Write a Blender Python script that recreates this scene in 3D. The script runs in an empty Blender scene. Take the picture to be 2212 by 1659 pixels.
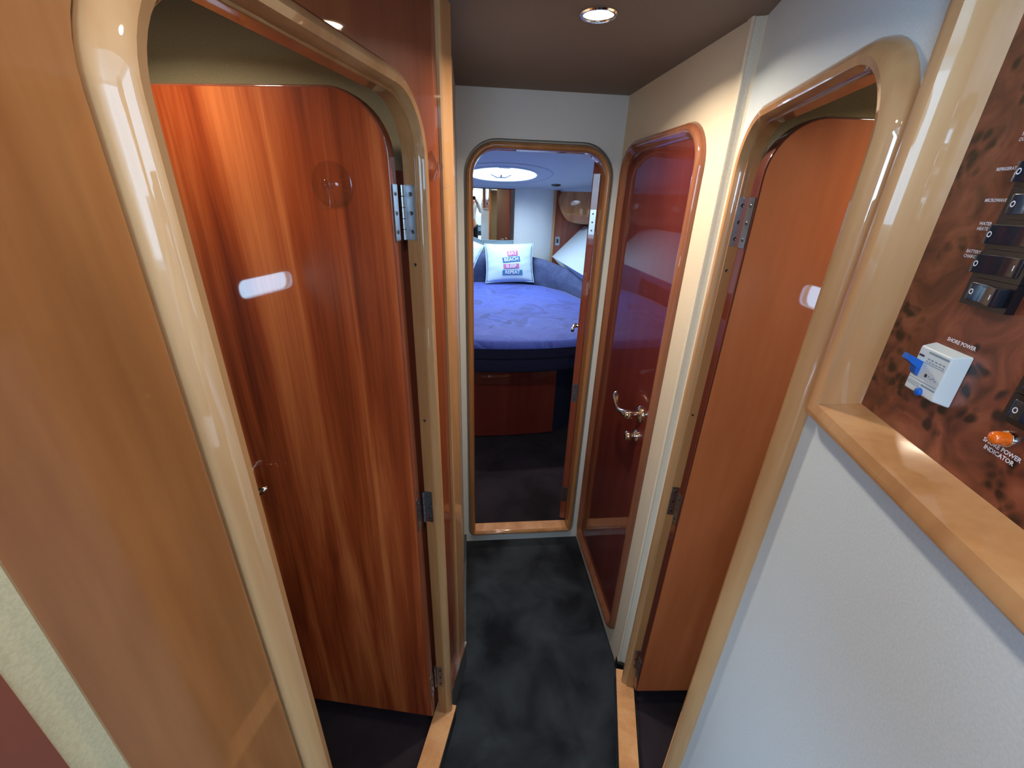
import bpy, bmesh, math, random
from mathutils import Vector, Matrix
PI = math.pi
random.seed(4)
sc = bpy.context.scene
COL = sc.collection

# ------------------------------------------------------------------ materials
def lin(c):
    return tuple(((v/255)/12.92 if v/255 <= .04045 else ((v/255+.055)/1.055)**2.4) for v in c)+(1,)
MATS = {}
def new_mat(name):
    m = bpy.data.materials.new(name); m.use_nodes = True
    nt = m.node_tree; b = nt.nodes['Principled BSDF']; MATS[name] = m
    return m, nt, b
def plain(name, c, rough=.5, metal=0, coat=0, spec=.5, trans=0, ior=1.45, emit=None, es=0):
    m, nt, b = new_mat(name)
    b.inputs['Base Color'].default_value = lin(c); b.inputs['Roughness'].default_value = rough
    b.inputs['Metallic'].default_value = metal; b.inputs['Coat Weight'].default_value = coat
    b.inputs['Coat Roughness'].default_value = .03
    b.inputs['Specular IOR Level'].default_value = spec
    b.inputs['Transmission Weight'].default_value = trans; b.inputs['IOR'].default_value = ior
    if emit: b.inputs['Emission Color'].default_value = lin(emit); b.inputs['Emission Strength'].default_value = es
    return m
def ramp(nt, stops):
    r = nt.nodes.new('ShaderNodeValToRGB'); e = r.color_ramp.elements
    while len(e) < len(stops): e.new(.5)
    for el, (p, c) in zip(e, stops): el.position = p; el.color = lin(c)
    return r
def coords(nt, scale, obj=True, rot=(0,0,0)):
    t = nt.nodes.new('ShaderNodeTexCoord'); mp = nt.nodes.new('ShaderNodeMapping')
    mp.inputs['Scale'].default_value = scale; mp.inputs['Rotation'].default_value = rot
    nt.links.new(t.outputs['Object'], mp.inputs['Vector']); return mp
def wood(name, dark, mid, light, scale=(14,14,.9), rough=.5, coat=1.0, axis_detail=6, dist=.6, bump=0.0, cr=.03):
    m, nt, b = new_mat(name); L = nt.links
    mp = coords(nt, scale)
    n = nt.nodes.new('ShaderNodeTexNoise'); n.inputs['Scale'].default_value = 1; n.inputs['Detail'].default_value = axis_detail
    n.inputs['Roughness'].default_value = .55; n.inputs['Distortion'].default_value = dist
    L.new(mp.outputs[0], n.inputs['Vector'])
    mp2 = coords(nt, (scale[0]*9, scale[1]*9, scale[2]*5))
    n2 = nt.nodes.new('ShaderNodeTexNoise'); n2.inputs['Scale'].default_value = 1; n2.inputs['Detail'].default_value = 3
    L.new(mp2.outputs[0], n2.inputs['Vector'])
    mx = nt.nodes.new('ShaderNodeMath'); mx.operation = 'MULTIPLY_ADD'; mx.inputs[1].default_value = .22
    L.new(n2.outputs['Fac'], mx.inputs[0]); L.new(n.outputs['Fac'], mx.inputs[2])
    r = ramp(nt, [(.36, dark), (.6, mid), (.82, light)])
    L.new(mx.outputs[0], r.inputs[0]); L.new(r.outputs[0], b.inputs['Base Color'])
    b.inputs['Roughness'].default_value = rough; b.inputs['Coat Weight'].default_value = coat
    b.inputs['Coat Roughness'].default_value = cr; b.inputs['Coat IOR'].default_value = 1.5
    b.inputs['Specular IOR Level'].default_value = .15
    return m
def noisy(name, c1, c2, scale=300, rough=.7, bump=.2, coat=0, detail=2, bdist=.001, big=None):
    m, nt, b = new_mat(name); L = nt.links
    mp = coords(nt, (1,1,1))
    n = nt.nodes.new('ShaderNodeTexNoise'); n.inputs['Scale'].default_value = scale; n.inputs['Detail'].default_value = detail
    L.new(mp.outputs[0], n.inputs['Vector'])
    src = n.outputs['Fac']
    if big:
        n2 = nt.nodes.new('ShaderNodeTexNoise'); n2.inputs['Scale'].default_value = big; n2.inputs['Detail'].default_value = 4
        n2.inputs['Distortion'].default_value = .5
        L.new(mp.outputs[0], n2.inputs['Vector'])
        mx = nt.nodes.new('ShaderNodeMix'); mx.data_type = 'FLOAT'; mx.inputs[0].default_value = .72
        L.new(n.outputs['Fac'], mx.inputs[2]); L.new(n2.outputs['Fac'], mx.inputs[3]); src2 = mx.outputs[0]
    else: src2 = src
    r = ramp(nt, [(.36, c1), (.64, c2)])
    L.new(src2, r.inputs[0]); L.new(r.outputs[0], b.inputs['Base Color'])
    bp = nt.nodes.new('ShaderNodeBump'); bp.inputs['Strength'].default_value = bump; bp.inputs['Distance'].default_value = bdist
    L.new(src, bp.inputs['Height']); L.new(bp.outputs[0], b.inputs['Normal'])
    b.inputs['Roughness'].default_value = rough; b.inputs['Coat Weight'].default_value = coat
    b.inputs['Specular IOR Level'].default_value = .3
    return m

CH_L  = wood('cherry_panel', (124,72,36), (162,104,58), (188,130,80), (7,7,.7))
CH_R  = wood('cherry_red', (110,48,26), (130,62,34), (148,80,46), (9,9,.7))
CH_D  = wood('cherry_door', (92,28,12), (160,70,32), (206,114,62), (17,17,.9), dist=.9)
CH_D2 = wood('cherry_door_plain', (156,80,42), (178,96,54), (196,114,68), (5,5,.7))
CH_M  = wood('mahogany_door', (84,28,22), (98,36,28), (110,44,34), (9,9,.7))
CH_E  = wood('cherry_edge', (112,50,34), (128,62,42), (144,76,52), (12,12,.8), coat=.8)
HON   = wood('honey_maple', (162,114,72), (183,135,90), (197,153,108), (12,12,1.2))
HONR  = wood('honey_reveal', (150,100,60), (168,116,70), (182,132,86), (12,12,1.2))
EDG   = wood('dark_edge_banding', (74,28,18), (88,36,22), (102,46,30), (12,12,.8), coat=.8)
CASB  = wood('brown_casing', (108,62,40), (128,76,52), (146,94,66), (12,12,1.2))
SILL  = wood('honey_sill', (196,138,92), (214,158,108), (226,174,126), (18,10,18))
CREAM = noisy('cream_vinyl', (212,196,172), (220,206,184), 420, .55, .25)
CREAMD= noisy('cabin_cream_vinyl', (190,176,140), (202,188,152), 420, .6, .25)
GREYW = noisy('pale_vinyl', (206,208,206), (216,217,214), 420, .5, .25)
WHITE = noisy('white_vinyl', (200,212,220), (208,219,226), 420, .5, .2)
HEADL = noisy('headliner', (124,114,108), (134,124,118), 500, .8, .4)
VIPC  = noisy('vip_headliner', (186,192,198), (194,200,206), 400, .7, .3)
CARP  = noisy('carpet', (22,24,32), (70,78,86), 900, 1.0, 1.0, big=5, bdist=.004)
CARPV = noisy('cabin_carpet', (30,26,34), (62,54,66), 900, 1.0, 1.0, big=4, bdist=.004)
SKIRT = noisy('grey_skirting', (70,74,78), (86,90,94), 300, .6, .1)
BLK   = plain('black_rubber', (14,14,18), .6)
STEEL = plain('stainless', (176,180,186), .28, 1)
CHROME= plain('chrome', (235,232,228), .07, 1)
BRASSY= plain('polished_nickel', (228,214,198), .1, 1)
DSCR  = plain('screw_metal', (90,88,84), .3, 1)
BLKP  = plain('black_plastic', (16,18,24), .28, 0, .4)
ROCK  = plain('rocker_plastic', (26,32,42), .18, 0, .6)
WPL   = plain('white_plastic', (206,222,232), .35)
BLUP  = plain('blue_plastic', (24,100,200), .35)
AMB   = plain('amber_lens', (235,110,24), .15, 0, .8)
LETT  = plain('white_lettering', (226,228,240), .5)
GRYL  = plain('grey_print', (120,150,170), .5)
INK   = plain('dark_print', (50,50,66), .5)
CLEAR = None
def glassy(name, tint, mixf, rough=.02):
    m = bpy.data.materials.new(name); m.use_nodes = True; nt = m.node_tree; nt.nodes.clear()
    o = nt.nodes.new('ShaderNodeOutputMaterial'); mx = nt.nodes.new('ShaderNodeMixShader')
    t = nt.nodes.new('ShaderNodeBsdfTransparent'); g = nt.nodes.new('ShaderNodeBsdfGlossy')
    t.inputs[0].default_value = tint+(1,); g.inputs['Roughness'].default_value = rough; 
    fr = nt.nodes.new('ShaderNodeLayerWeight'); fr.inputs[0].default_value = .12
    pw = nt.nodes.new('ShaderNodeMath'); pw.operation = 'POWER'; pw.inputs[1].default_value = 5
    ad = nt.nodes.new('ShaderNodeMath'); ad.operation = 'ADD'; ad.inputs[1].default_value = .045; ad.use_clamp = True
    ma = nt.nodes.new('ShaderNodeMath'); ma.operation = 'MULTIPLY'; ma.inputs[1].default_value = mixf; ma.use_clamp = True
    fr.inputs[0].default_value = .5
    nt.links.new(fr.outputs[1], pw.inputs[0]); nt.links.new(pw.outputs[0], ad.inputs[0]); nt.links.new(ad.outputs[0], ma.inputs[0]); nt.links.new(ma.outputs[0], mx.inputs[0])
    nt.links.new(t.outputs[0], mx.inputs[1]); nt.links.new(g.outputs[0], mx.inputs[2]); nt.links.new(mx.outputs[0], o.inputs[0])
    return m
PANE  = glassy('window_glass', (.96,.98,1), 1.0)
CLEARP= glassy('clear_plastic', (.995,.99,.985), 1.3, .04)
ACRY  = glassy('hatch_acrylic', (.97,.99,1), .6, .1)
MIRR  = plain('mirror_silver', (238,240,240), .01, 1)
SUEDE = noisy('grey_suede', (70,80,112), (96,106,142), 60, .9, .2, big=7)
DNAVY = noisy('navy_suede', (20,22,48), (30,32,62), 200, .9, .3)
CUSH  = noisy('pale_cushion', (206,228,234), (216,236,240), 500, .8, .25)
LENSE = plain('lamp_lens', (255,240,210), .3, emit=(255,232,190), es=28)
SHIRT = noisy('white_shirt', (224,226,228), (234,236,238), 300, .8, .2)
TROU  = noisy('dark_trousers', (18,20,30), (28,30,42), 300, .9, .2)
SKIN  = noisy('skin', (196,140,116), (208,152,128), 80, .5, .05)
HAIR  = noisy('grey_hair', (150,146,140), (184,180,172), 300, .7, .4)
SEATW = noisy('pale_leather', (206,214,216), (216,222,224), 200, .5, .1)
COUNT = plain('dark_worktop', (30,34,40), .25, 0, .6)

def bed_mat():
    m, nt, b = new_mat('blue_bedspread'); L = nt.links
    mp = coords(nt, (1,1,1))
    n = nt.nodes.new('ShaderNodeTexNoise'); n.inputs['Scale'].default_value = 4; n.inputs['Detail'].default_value = 3; n.inputs['Distortion'].default_value = 1.6
    L.new(mp.outputs[0], n.inputs['Vector'])
    v = nt.nodes.new('ShaderNodeTexVoronoi'); v.inputs['Scale'].default_value = 5.5
    L.new(n.outputs['Color'], v.inputs['Vector'])
    r = ramp(nt, [(.0, (32,50,134)), (.45, (48,70,168)), (1, (68,92,194))])
    L.new(v.outputs['Color'], r.inputs[0]); L.new(r.outputs[0], b.inputs['Base Color'])
    b.inputs['Roughness'].default_value = .85; b.inputs['Sheen Weight'].default_value = .4
    bp = nt.nodes.new('ShaderNodeBump'); bp.inputs['Strength'].default_value = .5; bp.inputs['Distance'].default_value = .01
    L.new(n.outputs['Fac'], bp.inputs['Height']); L.new(bp.outputs[0], b.inputs['Normal'])
    return m
BED = bed_mat()
def burl_mat():
    m, nt, b = new_mat('burl_veneer'); L = nt.links
    mp = coords(nt, (1,1,1))
    n = nt.nodes.new('ShaderNodeTexNoise'); n.inputs['Scale'].default_value = 26; n.inputs['Detail'].default_value = 5; n.inputs['Distortion'].default_value = 1.4
    L.new(mp.outputs[0], n.inputs['Vector'])
    r = ramp(nt, [(.3, (66,28,18)), (.5, (116,60,42)), (.7, (146,84,60))])
    L.new(n.outputs['Fac'], r.inputs[0])
    # dark knots
    n3 = nt.nodes.new('ShaderNodeTexNoise'); n3.inputs['Scale'].default_value = 40; n3.inputs['Detail'].default_value = 2
    L.new(mp.outputs[0], n3.inputs['Vector'])
    mv = nt.nodes.new('ShaderNodeMix'); mv.data_type = 'VECTOR'; mv.inputs[0].default_value = .02
    L.new(mp.outputs[0], mv.inputs[4]); L.new(n3.outputs['Color'], mv.inputs[5])
    v = nt.nodes.new('ShaderNodeTexVoronoi'); v.inputs['Scale'].default_value = 85; v.inputs['Randomness'].default_value = 1
    L.new(mv.outputs[1], v.inputs['Vector'])
    n4 = nt.nodes.new('ShaderNodeTexNoise'); n4.inputs['Scale'].default_value = 17; n4.inputs['Detail'].default_value = 1
    L.new(mp.outputs[0], n4.inputs['Vector'])
    rr_ = ramp(nt, [(.44, (0,0,0)), (.6, (255,255,255))]); L.new(n4.outputs['Fac'], rr_.inputs[0])
    ad = nt.nodes.new('ShaderNodeMath'); ad.operation = 'ADD'
    L.new(v.outputs['Distance'], ad.inputs[0]); L.new(rr_.outputs[0], ad.inputs[1])
    rk = ramp(nt, [(.26, (255,255,255)), (.6, (0,0,0))]); L.new(ad.outputs[0], rk.inputs[0])
    mc = nt.nodes.new('ShaderNodeMix'); mc.data_type = 'RGBA'; mc.inputs[7].default_value = lin((34,10,8))
    L.new(rk.outputs[0], mc.inputs[0]); L.new(r.outputs[0], mc.inputs[6]); L.new(mc.outputs[2], b.inputs['Base Color'])
    b.inputs['Roughness'].default_value = .4; b.inputs['Coat Weight'].default_value = .5; b.inputs['Coat Roughness'].default_value = .12
    return m
BURL = burl_mat()

# ------------------------------------------------------------------ helpers
class Fr:
    """Local frame of a vertical plane: s along the azimuth, p out of the plane, z up."""
    def __init__(self, o, az, side=1, base=(0,0,0), M=None):
        a = math.radians(az); self.az = az; self.side = side
        n = Vector((math.cos(a), -math.sin(a), 0))*side; sd = Vector((math.sin(a), math.cos(a), 0))
        X = Vector((n.y, -n.x, 0)); self.sg = 1 if X.dot(sd) > 0 else -1
        if M is None:
            M = Matrix((X, n, Vector((0,0,1)))).transposed().to_4x4(); M.translation = Vector((o[0], o[1], 0))
        self.M0 = M; self.base = base
        self.M = M @ Matrix.Translation(Vector((self.sg*base[0], base[1], base[2])))
    def at(self, s, p, z):
        return Fr((0,0), self.az, self.side, (s, p, z), self.M0)
    def v(self, s, p, z):
        return Vector((self.sg*(s-self.base[0]), p-self.base[1], z-self.base[2]))
class Wd:
    """World-aligned frame."""
    def __init__(self, base=(0,0,0)): self.base = Vector(base); self.M = Matrix.Translation(self.base)
    def at(self, x, y, z): return Wd((x,y,z))
    def v(self, x, y, z): return Vector((x,y,z))-self.base
def build(name, bm, mat, fr, parent=None, smooth=None, **kw):
    bmesh.ops.recalc_face_normals(bm, faces=bm.faces[:])
    me = bpy.data.meshes.new(name); bm.to_mesh(me); bm.free()
    if smooth is not None:
        for p in me.polygons: p.use_smooth = True
        if smooth < 180: me.set_sharp_from_angle(angle=math.radians(smooth))
    mats = mat if isinstance(mat, (list, tuple)) else [mat]
    for m in mats: me.materials.append(m)
    o = bpy.data.objects.new(name, me); COL.objects.link(o)
    if parent: 
        o.parent = parent
    else: o.matrix_world = fr.M.copy()
    if smooth is not None and smooth < 180:
        wn = o.modifiers.new('WeightedNormal', 'WEIGHTED_NORMAL'); wn.keep_sharp = True; wn.weight = 100
    for k, v in kw.items(): o[k] = v
    return o
def thing(name, fr, label, category, group=None, kind=None):
    e = bpy.data.objects.new(name, None); COL.objects.link(e); e.matrix_world = fr.M.copy(); e.empty_display_size = .05
    e['label'] = label; e['category'] = category
    if group: e['group'] = group
    if kind: e['kind'] = kind
    return e
def S(label, category): return dict(kind='structure', label=label, category=category)
def bevel(bm, w, seg=2, ang=30):
    es = [e for e in bm.edges if len(e.link_faces) == 2 and e.calc_face_angle(0) > math.radians(ang)]
    if es: bmesh.ops.bevel(bm, geom=es, offset=w, segments=seg, affect='EDGES', profile=.5, clamp_overlap=True)
def add_box(bm, fr, a0, a1, b0, b1, c0, c1):
    vs = [bm.verts.new(fr.v(a, b, c)) for a in (a0, a1) for b in (b0, b1) for c in (c0, c1)]
    for f in ((0,1,3,2),(4,6,7,5),(0,4,5,1),(2,3,7,6),(0,2,6,4),(1,5,7,3)): bm.faces.new([vs[i] for i in f])
def box(name, fr, r, mat, parent=None, bev=0, seg=2, **kw):
    bm = bmesh.new(); add_box(bm, fr, *r)
    bmesh.ops.recalc_face_normals(bm, faces=bm.faces[:])
    if bev: bevel(bm, bev, seg)
    return build(name, bm, mat, fr, parent, 40 if bev else None, **kw)
def prism(name, fr, loops, d0, d1, mat, parent=None, axis='p', bev=0, smooth=None, **kw):
    """loops of 2-D points (outer first, then holes) extruded from d0 to d1 across the given axis."""
    def vv(a, b, d):
        return fr.v(a, d, b) if axis == 'p' else (fr.v(a, b, d) if axis == 'z' else fr.v(d, a, b))
    bm = bmesh.new(); edges = []
    for lp in loops:
        vs = [bm.verts.new(vv(a, b, d0)) for a, b in lp]
        for i in range(len(vs)): edges.append(bm.edges.new((vs[i], vs[(i+1) % len(vs)])))
    r = bmesh.ops.triangle_fill(bm, edges=edges, use_beauty=True, use_dissolve=False)
    fs = [g for g in r['geom'] if isinstance(g, bmesh.types.BMFace)]
    delta = vv(0, 0, d1)-vv(0, 0, d0)
    ex = bmesh.ops.extrude_face_region(bm, geom=fs)
    bmesh.ops.translate(bm, verts=[g for g in ex['geom'] if isinstance(g, bmesh.types.BMVert)], vec=delta)
    bmesh.ops.recalc_face_normals(bm, faces=bm.faces[:])
    if bev: bevel(bm, bev, 2, 40)
    return build(name, bm, mat, fr, parent, smooth if smooth else (40 if bev else None), **kw)
def rr(s0, s1, z0, z1, rt, rb=None, w=0, n=10, open_=False):
    """rounded rectangle outline grown by w; open_ leaves the bottom open."""
    s0 -= w; s1 += w; z1 += w; R = max(rt+w, .0005); pts = []
    if open_: pts.append((s0, z0))
    else:
        z0 -= w; r = max((rb or .0)+w, .0005) if rb is not None else .0005
        for i in range(n+1):
            a = -PI/2-PI/2*i/n; pts.append((s0+r+r*math.cos(a), z0+r+r*math.sin(a)))
    for i in range(n+1):
        a = PI-PI/2*i/n; pts.append((s0+R+R*math.cos(a), z1-R+R*math.sin(a)))
    for i in range(n+1):
        a = PI/2-PI/2*i/n; pts.append((s1-R+R*math.cos(a), z1-R+R*math.sin(a)))
    if open_: pts.append((s1, z0))
    else:
        for i in range(n+1):
            a = -PI/2*i/n; pts.append((s1-r+r*math.cos(a), z0+r+r*math.sin(a)))
    return pts
def sweep(name, fr, fn, prof, mat, parent=None, closed=True, caps=False, ring=True, smooth=40, **kw):
    """fn(w) -> outline; prof = [(w, p)...]. ring: profile closed into a tube; caps: fill first and last outline."""
    bm = bmesh.new(); rings = [[bm.verts.new(fr.v(a, p, b)) for a, b in fn(w)] for w, p in prof]
    n = len(rings[0]); m = len(rings)
    for j in range(m if ring else m-1):
        A = rings[j]; B = rings[(j+1) % m]
        for i in range(n if closed else n-1):
            k = (i+1) % n; bm.faces.new((A[i], A[k], B[k], B[i]))
    if isinstance(mat, list):
        bm.faces.ensure_lookup_table()
        for f_ in bm.faces: f_.material_index = 1
    if caps: bm.faces.new(rings[0]); bm.faces.new(rings[-1][::-1])
    if ring and not closed:
        bm.faces.new([r[0] for r in rings]); bm.faces.new([r[-1] for r in rings][::-1])
    return build(name, bm, mat, fr, parent, smooth, **kw)
def add_tube(bm, pts, rad, n=10, cap=True):
    pts = [Vector(p) for p in pts]; rings = []; up = None
    for i, p in enumerate(pts):
        t = (pts[min(i+1, len(pts)-1)]-pts[max(i-1, 0)]).normalized()
        if up is None: up = t.orthogonal().normalized()
        u = (up-t*up.dot(t)).normalized(); w = t.cross(u); up = u
        r = rad[i] if isinstance(rad, (list, tuple)) else rad
        rings.append([bm.verts.new(p+u*r*math.cos(2*PI*k/n)+w*r*math.sin(2*PI*k/n)) for k in range(n)])
    for A, B in zip(rings, rings[1:]):
        for k in range(n): bm.faces.new((A[k], A[(k+1) % n], B[(k+1) % n], B[k]))
    if cap: bm.faces.new(rings[0][::-1]); bm.faces.new(rings[-1])
def lathe(bm, M, prof, n=24):
    """prof [(r, h)] around local Z of matrix M."""
    rings = [[bm.verts.new(M @ Vector((max(r, 1e-5)*math.cos(2*PI*k/n), max(r, 1e-5)*math.sin(2*PI*k/n), h))) for k in range(n)] for r, h in prof]
    for A, B in zip(rings, rings[1:]):
        for k in range(n): bm.faces.new((A[k], A[(k+1) % n], B[(k+1) % n], B[k]))
    bm.faces.new(rings[0][::-1]); bm.faces.new(rings[-1])
def out_mat(fr, s, p, z):
    """matrix whose Z points out of the plane (p axis)."""
    return Matrix.Translation(fr.v(s, p, z)) @ Matrix.Rotation(-PI/2, 4, 'X')
def text_mesh(body, size, spacing=1.0, bold=0.0):
    cu = bpy.data.curves.new('lettering', 'FONT'); cu.body = body; cu.size = size; cu.align_x = 'CENTER'; cu.align_y = 'CENTER'
    cu.space_character = spacing; cu.offset = bold; cu.resolution_u = 2
    ob = bpy.data.objects.new('tmp', cu); COL.objects.link(ob)
    dg = bpy.context.evaluated_depsgraph_get(); me = bpy.data.meshes.new_from_object(ob.evaluated_get(dg))
    bpy.data.objects.remove(ob); vs = [v.co.copy() for v in me.vertices]; fs = [tuple(p.vertices) for p in me.polygons]
    bpy.data.meshes.remove(me); bpy.data.curves.remove(cu); return vs, fs
def add_text(bm, body, size, fn, **kw):
    vs, fs = text_mesh(body, size, **kw); nv = [bm.verts.new(fn(v.x, v.y)) for v in vs]
    for f in fs:
        try: bm.faces.new([nv[i] for i in f])
        except ValueError: pass

# frames of the place (from the photograph's vanishing points; eye at 1.62 m over the carpet)
L = Fr((-.1498, 1.0032), 9.8, 1)
R = Fr((.459, 1.01), 10.3, -1)
C = Fr((.364, 1.69), -6.2, -1)
B = Fr((.364, 1.69), 84, 1)
HL = Fr((-.1498, 1.0032), -6.2, 1)          # passage beyond the left corner
aV = math.radians(-6.2)
class VF(Wd):
    """forward cabin frame: x sideways, y forward."""
    def __init__(self, base=(0,0,0)):
        self.R = Matrix.Rotation(-aV, 4, 'Z'); self.base = Vector(base); self.M = self.R @ Matrix.Translation(self.base)
    def at(self, x, y, z): return VF((x,y,z))
V = VF()
def world_of(fr, s, p, z): return fr.M @ fr.v(s, p, z)

LO = (-.672, -.201, .0, 1.757, .085)        # left opening s0,s1,z0,z1,radius
RO = (-.54, -.105, .0, 1.752, .075)
CO = (-.568, -.072, .106, 1.772, .075)
BO = (-.529, -.055, .068, 1.774, .085)
CEIL = 1.95
FP = [(.0045, -.018), (.0045, .0035), (.0045, .0075), (.0055, .013), (.009, .02), (.017, .022), (.025, .018), (.031, .009), (.0325, .001), (.0325, -.018)]

# ------------------------------------------------------------------ setting: walls, floors, ceilings
def notch_wall(name, fr, s0, s1, op, mat, th=.018, g=.0345, hole2=None, **kw):
    hole = rr(op[0], op[1], 0, op[3], op[4], w=g, open_=True, n=14)
    outer = [(s0, CEIL), (s0, 0)]+hole+[(s1, 0), (s1, CEIL)]
    return prism(name, fr, [outer]+([hole2] if hole2 else []), 0, -th, mat, **kw)
hole_ = rr(LO[0], LO[1], 0, LO[3], LO[4], w=.0368, open_=True, n=14)
SP = -.50; lh = [q for q in hole_ if q[0] <= SP]; rh = [q for q in hole_ if q[0] > SP]; zt_ = LO[3]+.0368
prism('wall_left', L, [[(-.8405, CEIL), (-.8405, 0)]+lh+[(SP, zt_), (SP, CEIL)]], 0, -.018, CH_L, **S('glossy golden cherry bulkhead left of the open left cabin doorway', 'wall'))
prism('wall_left', L, [[(SP, CEIL), (SP, zt_)]+rh+[(0, 0), (0, CEIL)]], 0, -.018, CH_R, **S('glossy cherry bulkhead above and right of the left cabin doorway, its shade put into a dark red colour', 'wall'))  # same bulkhead as the golden part; its dimmer side is painted dark red
box('trim_1', L, (-.8645, -.8405, -.03, -.003, 0, CEIL), CREAMD, **S('narrow cream vinyl strip between wood panels at far lower left', 'trim'))
box('wall_left', L, (-1.42, -.8645, -.03, .0, 0, CEIL), CH_R, **S('darker red wood panel at the lower left corner of the photo, beside the cream strip', 'wall'))
notch_wall('wall_right', R, -1.12, .012, RO, WHITE, g=.031, hole2=[(-.975, 1.418), (-.601, 1.418), (-.601, 1.845), (-.975, 1.845)], **S('white vinyl wall around the right cabin doorway and under the switch panel', 'wall'))
def full_wall(name, fr, s0, s1, z1, op, mat, th=.03, g=.033, **kw):
    hole = rr(op[0], op[1], op[2], op[3], op[4], .002 if op is BO else .02, w=g)
    return prism(name, fr, [[(s0, 0), (s1, 0), (s1, z1), (s0, z1)], hole], 0, -th, mat, **kw)
full_wall('wall_side', C, -.675, .0, CEIL, CO, CREAM, **S('cream vinyl wall holding the closed mahogany door', 'wall'))
full_wall('wall_back', B, -.62, .03, CEIL, BO, GREYW, **S('pale vinyl bulkhead around the far doorway', 'wall'))
box('wall_left', HL, (-.0, .66, -.03, 0, 0, CEIL), CREAM, **S('short cream side wall hidden behind the left corner post', 'wall'))
# corner filler between side wall and right doorway wall : pale ribbed strip
prism('trim_2', Wd(), [[(.4325, 1.014), (.4325, 1.03), (.4625, 1.03), (.4625, 1.006), (.458, 1.0035), (.454, 1.0075), (.447, 1.009), (.440, 1.0115), (.436, 1.009)]], .044, CEIL, CREAM, axis='z',
      **S('pale vertical moulding in the corner between closed door and right doorway', 'trim'))
prism('baseboard_right', Wd(), [[(.430, 1.005), (.430, 1.03), (.4625, 1.03), (.4625, .999), (.445, .997)]], 0, .045, BLK, axis='z',
      **S('black skirting block at the foot of the pale corner moulding', 'baseboard'))
# corner post on the left
pc = [(-.062, 0), (-.062, .006), (-.058, .009), (-.03, .0095)]
for i in range(0, 9):
    a = PI/2-(PI/2+math.radians(16))*i/8; pc.append((-.002+.0265*math.cos(a)*1.0, -.017+.0265*math.sin(a)))
pc += [(.02, -.05), (-.03, -.05), (-.03, -.02), (-.062, -.02)]
prism('trim_3', L, [pc], .132, CEIL, HON, axis='z', smooth=30, **S('rounded honey maple post at the left corner of the passage', 'trim'))
bm = bmesh.new(); add_box(bm, L, -.172, .008, -.02, .013, 0, .127); bevel(bm, .002)
bb = build('baseboard_left', bm, SKIRT, L, None, 40, **S('grey skirting below the left corner post', 'baseboard'))
bm = bmesh.new(); add_box(bm, L, -.172, .008, .0, .0155, .127, .1325); bevel(bm, .0012)
build('chrome_strip', bm, CHROME, L, bb, 40, label='bright chrome strip on top of the skirting')
box('baseboard_left', HL, (.0, .655, -.01, .012, 0, .045), SKIRT, **S('thin grey skirting on the hidden side wall by the far doorway', 'baseboard'))

# passage floor and ceiling
fl = [(-.38, -.62), (.3, -.62), (.36, .2), (.425, .6), (.48, 1.02), (.40, 1.70), (-.24, 1.64), (-.17, 1.02), (-.22, .6), (-.3, .2)]
prism('floor', Wd(), [fl], -.03, 0, CARP, axis='z', **S('charcoal carpet of the narrow passage', 'floor'))
cl = [(-.6, -.12), (.6, -.12), (.6, 1.72), (-.3, 1.66), (-.6, 1.6)]
prism('ceiling', Wd(), [cl], CEIL, CEIL+.05, HEADL, axis='z', **S('grey brown headliner above the passage', 'ceiling'))
# door sills
def riser(fr, s0, s1, p1): return box('floor', fr, (s0, s1, -.03, p1, -.02, .062), CARP, **S('carpeted riser under a maple door sill', 'floor'))
rs = riser(L, -.74, -.173, .029); rs['label'] = 'dark carpeted riser under the left door sill'
rs = riser(R, -.60, -.052, .036); rs['label'] = 'dark carpeted riser under the right door sill'
box('trim_4', L, (-.74, -.171, -.033, .031, .062, .075), SILL, None, .0015, **S('honey maple sill of the left cabin doorway', 'door sill'))
box('trim_5', R, (-.60, -.05, -.021, .038, .062, .075), SILL, None, .0015, **S('honey maple sill of the right cabin doorway', 'door sill'))
# door casings
def casing(name, fr, op, lab, prof=FP, **k):
    fn = lambda w: rr(op[0], op[1], .075, op[3], op[4], w=w, open_=True, n=14)
    o = sweep(name, fr, fn, prof, HON, None, closed=False, **S(lab, 'door frame'))
    sweep('jamb_lining', fr, fn, [(0, -.018), (0, .0035), (.0008, .0045), (.0044, .0045), (.0044, -.018)], HONR, o, closed=False, label='browner flat jamb lining')
    return o
cas6 = casing('trim_6', L, LO, 'rounded honey maple casing of the left cabin doorway, nearest the camera')
cas7 = casing('trim_7', R, RO, 'rounded honey maple casing of the right cabin doorway, left of the switch panel')
FC = [(-.004, -.03), (-.004, .002), (.002, .006), (.008, .014), (.016, .0185), (.023, .0175), (.029, .012), (.0325, .003), (.0325, -.03)]
sweep('trim_8', C, lambda w: rr(CO[0], CO[1], CO[2], CO[3], CO[4], .02, w=w, n=14), FC, CH_E, **S('reddish wooden casing around the closed mahogany door', 'door frame')).data.materials[0] = CASB
FB = [(0, -.045), (0, .004), (.003, .012), (.009, .017), (.015, .017), (.021, .012), (.0245, .003), (.0245, -.02)]
sweep('trim_9', B, lambda w: rr(BO[0], BO[1], BO[2], BO[3], BO[4], .002, w=w, n=14), FB, HONR, **S('rounded wooden casing of the far cabin doorway', 'door frame'))
box('trim_10', B, (BO[0]+.001, BO[1]-.001, -.052, .006, .055, .0695), SILL, None, .004, 3, **S('honey maple sill of the far doorway', 'door sill'))

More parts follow.
